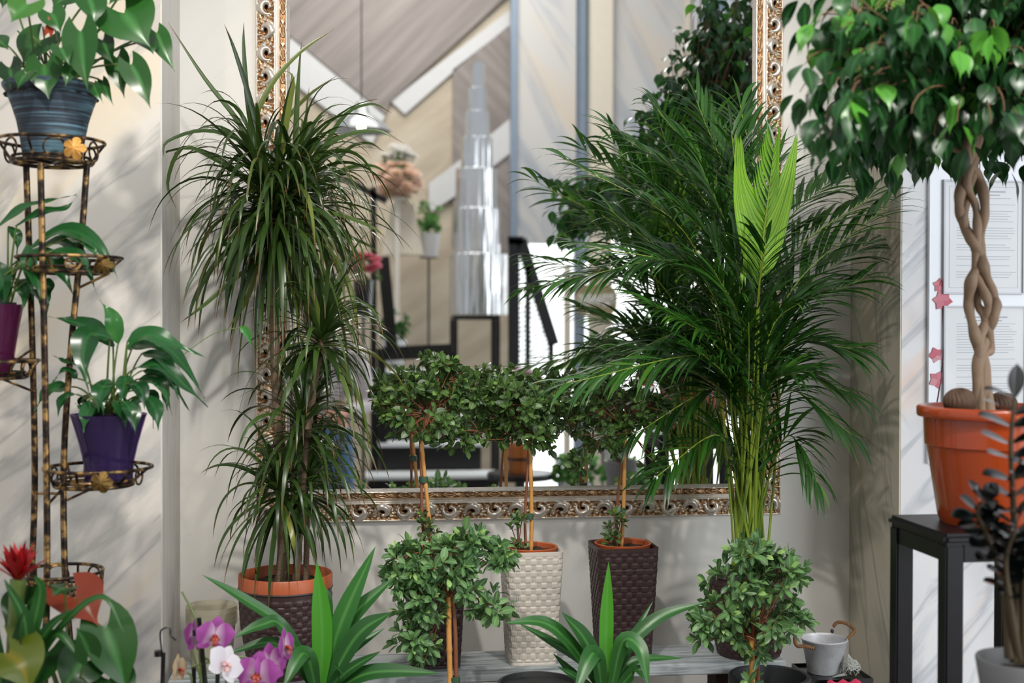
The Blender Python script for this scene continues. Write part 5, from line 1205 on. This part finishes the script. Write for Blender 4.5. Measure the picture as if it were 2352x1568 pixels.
def flowers():
    y = -5.5; s = scm(y); pe = petalmat('peach rose petal', '#F8E8D0', '#F8DAC4', '#FAE8DE'); wh = petalmat('white rose petal', '#E6EAD8', '#F0EEEA', '#F4F0EE')
    c = M(912, 900, y); t = thing('flower_stand', 'white pedestal stand topped with peach and white roses', 'flower arrangement', (c.x, y, 0))
    st = plain('white lacquered metal', '#D8D2C8', .4); zt = M(912, 455, y).z
    mb = MB(); mb.lathe((c.x, y, 0), [(.001, 0), (.16, 0), (.16, .015), (.02, .03), (.018, zt-.02), (.1, zt), (.001, zt+.003)], 32); mb.build('pedestal', st, t)
    f, g, w = MB(), MB(), MB()
    for i in range(90):
        d = rdir(); q = np.array(tuple(M(913, 415, y)))+d*np.array((48, 44, 42))/s*U(.6, 1); rose(f, q, .055*U(.8, 1.2), U())
    for i in range(34):
        d = rdir(); q = np.array(tuple(M(918, 360, y)))+d*np.array((32, 30, 22))/s*U(.6, 1); rose(w, q, .045*U(.8, 1.2), U())
    for i in range(30):
        d = rdir(); q = np.array(tuple(M(915, 385, y)))+d*np.array((42, 42, 50))/s*U(.5, 1); azalea_cluster(g, q, d, 5, .05, .014)
    f.build('peach_roses', pe, t); w.build('white_roses', wh, t); g.build('greenery', azgreens, t)
    # white cloth draped from a hanger
    cl = plain('white cotton cloth', '#DCD2C2', .8, var=.06); n = 60; a = np.linspace(0, 2*PI, n, endpoint=False)
    cc = M(925, 520, y-.15); zt, zb = M(925, 468, y-.15).z, M(925, 585, y-.15).z; g = np.zeros((14, n, 3)); R = np.linspace(.075, .14, 14)[:, None]*(1+.08*np.sin(a*9)[None]*np.linspace(.3, 1, 14)[:, None])
    g[..., 0] = cc.x+R*np.cos(a); g[..., 1] = cc.y+R*.5*np.sin(a); g[..., 2] = np.linspace(zt, zb, 14)[:, None]; mb = MB(); mb.grid(g, closev=True)
    t2 = thing('hanging_dress', 'small white cotton dress hanging behind the rose stand', 'dress', (cc.x, y-.15, zb)); mb.build('skirt', cl, t2)
    mb = MB(); mb.tube([(cc.x, y-.15, zt), (cc.x, y-.15, zt+.05)], [.05, .03], 16); mb.build('bodice', cl, t2); mb = MB(); mb.tube(spline([(cc.x-.06, y-.15, zt+.05), (cc.x, y-.15, zt+.075), (cc.x+.06, y-.15, zt+.05)], 10), .004, 6); mb.build('hanger', mat_black, t2)
    # pendant lamp
    y = -3.9; q = M(830, 262, y); t3 = thing('pendant_lamp', 'pendant lamp with a white metal shade reflected beside the dracaena', 'lamp', (q.x, y, q.z-.12)); zz = q.z
    mb = MB(); mb.lathe((q.x, y, zz), [(.02, .07), (.03, .065), (.05, .0), (.13, -.05), (.17, -.095), (.168, -.097), (.125, -.055), (.045, -.006), (.02, .06)], 48); mb.build('lamp_shade', plain('white enamel', '#84898C', .25, coat=.4), t3)
    em, nt, b = newmat('lit bulb'); b.inputs['Emission Color'].default_value = (1, .85, .65, 1); b.inputs['Emission Strength'].default_value = 9
    mb = MB(); mb.lathe((q.x, y, zz-.06), [(.001, -.03), (.02, -.022), (.028, 0), (.015, .03), (.001, .035)], 20); mb.build('bulb', em, t3); mb = MB(); mb.tube([(q.x, y, zz+.06), (q.x, y, zz+.9)], .004, 6); mb.build('cord', mat_black, t3)
    # bouquets and pots around the stair foot
    def bouquet(px, py, yr, r, m, lab, potm=None, cat='flowers'):
        c = M(px, py, yr); s = scm(yr); R = r/s; t = thing('potted_flowers', lab, cat, (c.x, yr, 0))
        zp = c.z-R*.7; zq = max(0, zp-.18); mb = MB(); mb.lathe((c.x, yr, 0), [(.001, zq), (R*.45, zq), (R*.6, zp), (R*.55, zp), (.001, zp-.02)], 32); mb.build('pot', potm or mat_black, t)
        if zq: mb = MB(); mb.lathe((c.x, yr, 0), [(.001, 0), (.09, 0), (.09, .01), (.008, .02), (.008, zq-.01), (.06, zq-.006), (.06, zq), (.001, zq)], 24); mb.build('pot_stand', mat_black, t)
        f, g = MB(), MB()
        for i in range(26): d = rdir(); d[2] = abs(d[2])*1.0-.2; rose(f, np.array(tuple(c))+d*R*U(.6, 1), R*.4, U())
        for i in range(16): d = rdir(); azalea_cluster(g, np.array(tuple(c))+d*R*U(.5, 1)-np.array((0, 0, R*.3)), d, 5, R*.4, R*.1)
        f.build('blooms', m, t); g.build('greenery', azgreens, t)
    pk = petalmat('pink petal', '#E88A9A', '#D8607C', '#E8A0A8'); ph = petalmat('pale pink hydrangea petal', '#E8C8D8', '#D8A8C0', '#E6D0DA'); mg = petalmat('magenta petal', '#8A1E5A', '#A0206A', '#C24A90'); og = petalmat('orange petal', '#E06A20', '#E07A30', '#E89A50')
    bouquet(835, 615, -3.6, 40, pk, 'coral pink bouquet standing by the stair railing'); bouquet(800, 815, -4.05, 26, mg, 'magenta flowers standing left of the stair railing')
    bouquet(1190, 885, -3.7, 52, ph, 'pale pink hydrangea at the foot of the stairs'); bouquet(1500, 880, -3.2, 42, og, 'orange bouquet standing near the shop window')
    # leafy plants by the shop window
    def leafy(px, py, yr, rx, ry, n, lab, mat, L=.05):
        c = M(px, py, yr); s = scm(yr); t = thing('leafy_plant', lab, 'plant', (c.x, yr, 0)); zp = max(.1, c.z-ry/s); zq = max(0, zp-.17)
        mb = MB(); mb.lathe((c.x, yr, 0), [(.001, zq), (.06, zq), (.085, zp), (.075, zp), (.001, zp-.03)], 32); mb.build('pot', m_pale if zq > .4 else mat_terra, t)
        if zq: mb = MB(); mb.lathe((c.x, yr, 0), [(.001, 0), (.09, 0), (.09, .01), (.008, .02), (.008, zq-.01), (.07, zq-.006), (.07, zq), (.001, zq)], 24); mb.build('pot_stand', mat_black, t); g, st = MB(), MB()
        for i in range(n):
            d = rdir(); p = np.array(tuple(c))+d*np.array((rx, min(rx, ry), ry))/s*U(.3, 1)**.5; azalea_cluster(g, p, nrm(d+np.array((0, 0, .6))), 6, L, L*.3)
            st.tube(bez([(c.x, yr, zp-.02), (c.x, yr, c.z), p], 6), .003, 5, cap=False)
        st.build('stems', mat_anstalk, t); g.build('foliage', mat, t)
    br = leafmat('bright window leaf', '#3E7A3A', '#6FA85C', '#9CCB70', .4, None, .35)
    leafy(1385, 825, -4.2, 62, 55, 60, 'bushy green plant standing in the bright shop window', br); leafy(1320, 1075, -2.9, 60, 32, 46, 'low green plant beside the round black table', br); leafy(1440, 1080, -3.0, 62, 34, 46, 'low green plant under the shop window', br)
    leafy(1415, 960, -3.8, 70, 40, 46, 'green plant on the window side, behind the azaleas', br); leafy(985, 500, -5.75, 26, 36, 18, 'trailing green plant by the chrome tower', br, .06); leafy(905, 745, -5.15, 30, 34, 14, 'dark green plant by the stair railing', mat_anth, .07)
    # wooden planter on a black table
    y = -2.9; c = M(1195, 1085, y); s = scm(y); t4 = thing('round_table', 'round black table holding the wooden planter', 'table', (c.x, y, 0)); mb = MB(); R = 75/s
    mb.lathe((c.x, y, c.z), [(.001, -.03), (R, -.03), (R+.004, -.015), (R, 0), (.001, 0)], 48); mb.build('tabletop', mat_black, t4)
    mb = MB(); mb.lathe((c.x, y, 0), [(.001, 0), (.12, 0), (.03, .04), (.025, c.z-.03), (.001, c.z-.03)], 24); mb.build('pedestal', mat_black, t4)
    t5 = thing('wooden_planter', 'orange-brown wooden tub planter on the round black table', 'planter', (c.x, y, c.z)); mb = MB(); r = 32/s; h = 66/s
    mb.lathe((c.x, y, c.z), [(.001, .001), (r*.85, .001), (r, h), (r*.9, h), (r*.85, h*.7), (.001, h*.7)], 40); mb.build('tub', streak('stained pine', '#8A4A1C', '#C0702E', 90, 2, 30), t5)
    mb = MB(); mb.lathe((c.x, y, c.z+h*.5), [(r*.94, -.006), (r*.99, -.006), (r*.99, .006), (r*.94, .006)], 40); mb.build('hoop', mat_black, t5)
    # door sign
    y = YB+.55; c = M(1368, 690, y); s = scm(y); t6 = thing('door_sign', 'oval beige sign with white lettering hanging at the shop window', 'sign', (c.x, y, c.z)); mb = MB(); n = 60; a = np.linspace(0, 2*PI, n, endpoint=False); sq = (np.abs(np.cos(a))**3+np.abs(np.sin(a))**3)**(-1/3)
    rx, rz = 54/s, 41/s; rows = [(.001, .012), (1, .012), (1, 0), (.001, 0)]
    g = np.array([[(c.x+k*rx*sq[i]*math.cos(a[i])*.93, y+yy, c.z+k*rz*sq[i]*math.sin(a[i])*.93) for i in range(n)] for k, yy in rows]); mb.grid(g, closev=True); mb.build('board', plain('beige sign board', '#8C8060', .6), t6, smooth=False)
    cu = bpy.data.curves.new('lettering', 'FONT'); cu.body = 'ВІДЧИНЕНО'; cu.size = .085; cu.extrude = .001; cu.offset = .0022; cu.align_x = 'CENTER'; cu.align_y = 'CENTER'
    to = bpy.data.objects.new('tmp', cu); C.objects.link(to); bpy.context.view_layer.update(); me = bpy.data.meshes.new_from_object(to.evaluated_get(bpy.context.evaluated_depsgraph_get())); bpy.data.objects.remove(to)
    xs = [v.co.x for v in me.vertices]; k = (84/s)/(max(xs)-min(xs))
    for v in me.vertices: v.co = Vector((-v.co.x*k, .015+v.co.z, v.co.y*k*2.3))
    me.flip_normals(); me.materials.append(plain('white lettering', '#E8E8E8', .5)); lo = bpy.data.objects.new('lettering', me); C.objects.link(lo); lo.parent = t6
    q = M(1372, 622, y); mb = MB(); mb.lathe((c.x+.01, y+.005, q.z), [(.001, -.075), (.022, -.075), (.02, -.01), (.026, 0), (.012, .03), (.018, .05), (.001, .07)], 20); o = mb.build('hanging_ribbon', plain('orange ribbon', '#C0481E', .5)); meta(o, 'orange ribbon ornament above the oval sign', 'ornament')
flowers()

# ------------------------------------------------------------------ the person beside the camera, glimpsed between the dracaena leaves
def person():
    y0 = -3.42; x0 = M(745, 740, y0).x-.02
    jeans = plain('blue denim', '#4A6F96', .8, var=.2, vscale=60); top_m = plain('pale grey knit', '#BDB6B8', .85, var=.08, vscale=50, bump=.4); skin = plain('skin', '#C98F76', .5, var=.05); hair = plain('dark brown hair', '#2A1E1A', .5, var=.3, vscale=80)
    t = thing('person', 'person in a pale grey top and blue jeans, hands clasped, reflected in the mirror', 'person', (x0, y0, 0))
    def skinned(nm, verts, edges, radii, mat, lev=2, root=0):
        me = bpy.data.meshes.new(nm); me.from_pydata([tuple(Vector(v)) for v in verts], edges, []); o = bpy.data.objects.new(nm, me); C.objects.link(o); o.parent = t
        s = o.modifiers.new('s', 'SKIN'); 
        for i, r in enumerate(radii): v = me.skin_vertices[0].data[i]; v.radius = (r, r) if np.isscalar(r) else r
        me.skin_vertices[0].data[root].use_root = True
        ss = o.modifiers.new('u', 'SUBSURF'); ss.levels = lev; ss.render_levels = lev; me.materials.append(mat); return o
    E = H-.02
    body = skinned('body', [(0, 0, .92), (0, 0, 1.1), (0, 0, 1.30), (0, 0, E-.05), (0, .0, E+.02), (0, .0, E+.12), (.19, 0, 1.30), (-.19, 0, 1.30), (.25, .04, 1.03), (-.25, .04, 1.03), (.08, .24, .99), (-.06, .24, .98), (.09, 0, .88), (-.09, 0, .88), (.11, .02, .47), (-.11, .02, .47), (.12, -.02, .07), (-.12, -.02, .07), (.12, .12, .04), (-.12, .12, .04)],
        [(0, 1), (1, 2), (2, 3), (3, 4), (4, 5), (2, 6), (2, 7), (6, 8), (7, 9), (8, 10), (9, 11), (0, 12), (0, 13), (12, 14), (13, 15), (14, 16), (15, 17), (16, 18), (17, 19)],
        [(.13, .09), (.115, .085), (.12, .085), .05, (.068, .085), (.072, .09), .05, .05, .038, .038, .026, .026, .08, .08, .055, .055, .038, .038, .03, .03], skin)
    skinned('sweater', [(0, 0, .93), (0, 0, 1.1), (0, 0, 1.31), (.19, 0, 1.30), (-.19, 0, 1.30), (.25, .04, 1.03), (-.25, .04, 1.03), (.12, .20, 1.0), (-.11, .20, .99)], [(0, 1), (1, 2), (2, 3), (2, 4), (3, 5), (4, 6), (5, 7), (6, 8)], [(.145, .105), (.132, .1), (.135, .1), .066, .066, .052, .052, .04, .04], top_m)
    skinned('jeans', [(0, 0, .95), (.09, 0, .86), (-.09, 0, .86), (.11, .02, .47), (-.11, .02, .47), (.12, -.02, .1), (-.12, -.02, .1)], [(0, 1), (0, 2), (1, 3), (2, 4), (3, 5), (4, 6)], [(.14, .11), .095, .095, .07, .07, .058, .058], jeans)
    for sx in (1, -1):
        wx = .08*sx if sx > 0 else -.06; wr = Vector((wx, .245, .985)); V = [tuple(wr), (wx-.02*sx, .275, .975)]; Ed = [(0, 1)]; Rd = [(.022, .018), (.032, .016)]
        for k in range(4):
            b = len(V); o = (k-1.5)*.017; V += [(wx-.035*sx, .30+.004*k, .975+o), (wx-.065*sx, .315, .972+o), (wx-.088*sx, .305, .970+o)]; Ed += [(1, b), (b, b+1), (b+1, b+2)]; Rd += [.0095, .0085, .007]
        b = len(V); V += [(wx-.015*sx, .285, 1.015), (wx-.045*sx, .30, 1.03)]; Ed += [(1, b), (b, b+1)]; Rd += [.011, .009]
        skinned('hand', V, Ed, Rd, skin)
    mb = MB(); n = 40; a = np.linspace(0, 2*PI, n, endpoint=False); rows = [(.001, .125), (.05, .118), (.085, .08), (.1, .03), (.1, -.03), (.085, -.09), (.07, -.11)]
    g = np.array([[(x0+r*math.cos(i)*.92, y0-.02+r*math.sin(i)*1.05-(.02 if z < 0 else 0), E+.085+z) for i in a] for r, z in rows]); 
    f = g[..., 1] > y0+.05; g[..., 2] = np.where(f & (g[..., 2] < E+.15), E+.15, g[..., 2]); mb.grid(g, closev=True); mb.build('hair', hair, t)
    ez = E+.075
    for sx in (1, -1):
        m = MB(); m.lathe((x0+.03*sx, y0+.083, ez), [(.0005, -.008), (.01, 0), (.0005, .008)], 12); m.build('eye', plain('dark eye', '#2A1C18', .2), t)
        m = MB(); m.tube(spline([(x0+.074*sx, y0+.0, ez+.02), (x0+.086*sx, y0-.01, ez+.005), (x0+.076*sx, y0, ez-.03)], 8), .009, 8); m.build('ear', skin, t)
    m = MB(); m.tube([(x0, y0+.085, ez), (x0, y0+.108, ez-.035)], [.007, .012], 8); m.build('nose', skin, t)
    m = MB(); m.tube([(x0-.022, y0+.078, ez-.065), (x0, y0+.09, ez-.066), (x0+.022, y0+.078, ez-.065)], .006, 8); m.build('mouth', plain('lips', '#A85A52', .45), t)
person()
# ------------------------------------------------------------------ light and view
w = bpy.data.worlds.new('daylight'); SC.world = w; w.use_nodes = True
w.node_tree.nodes['Background'].inputs[0].default_value = (.93, .96, 1, 1); w.node_tree.nodes['Background'].inputs[1].default_value = .48
def area(name, loc, target, size, power, col, sy=None):
    l = bpy.data.lights.new(name, 'AREA'); l.energy = power; l.size = size; l.color = col
    if sy: l.shape = 'RECTANGLE'; l.size_y = sy
    o = bpy.data.objects.new(name, l); C.objects.link(o); o.location = loc
    o.rotation_euler = (Vector(target)-Vector(loc)).to_track_quat('-Z', 'Y').to_euler(); return o
def spot(name, loc, target, power, col, ang, r=.05):
    l = bpy.data.lights.new(name, 'SPOT'); l.energy = power; l.color = col; l.spot_size = math.radians(ang); l.spot_blend = .8; l.shadow_soft_size = r
    o = bpy.data.objects.new(name, l); C.objects.link(o); o.location = loc
    o.rotation_euler = (Vector(target)-Vector(loc)).to_track_quat('-Z', 'Y').to_euler(); return o
area('window_daylight', (2.3, -7.2, 1.6), (.6, 0, 1.3), 3.8, 75, (.95, .98, 1), 3.4)
area('side_fill_light', (3.5, -3.9, 1.9), (0, -.1, 1.2), 2.2, 72, (.93, .97, 1), 2.2)  # unseen fill added on the right to brighten the niche, no window built there
spot('ceiling_spot', (-.2, -2.3, 3.0), (.2, 0, 1.25), 108, (1, .94, .87), 62)
spot('ceiling_spot', (1.0, -2.4, 3.0), (.9, 0, 1.2), 96, (1, .95, .89), 58)
spot('ceiling_spot', (-1.6, -3.5, 2.7), (-.6, -.3, 1.4), 26, (1, .92, .82), 60)
area('ceiling_lamp', (.3, -4.3, 4.7), (.3, -5.2, 0), 2.0, 85, (1, .96, .9))
SC.view_settings.view_transform = 'Standard'; SC.view_settings.look = 'None'; SC.view_settings.gamma = 1; SC.view_settings.exposure = .36
SC.view_settings.use_curve_mapping = False
SC.cycles.max_bounces = 8; SC.cycles.transparent_max_bounces = 12
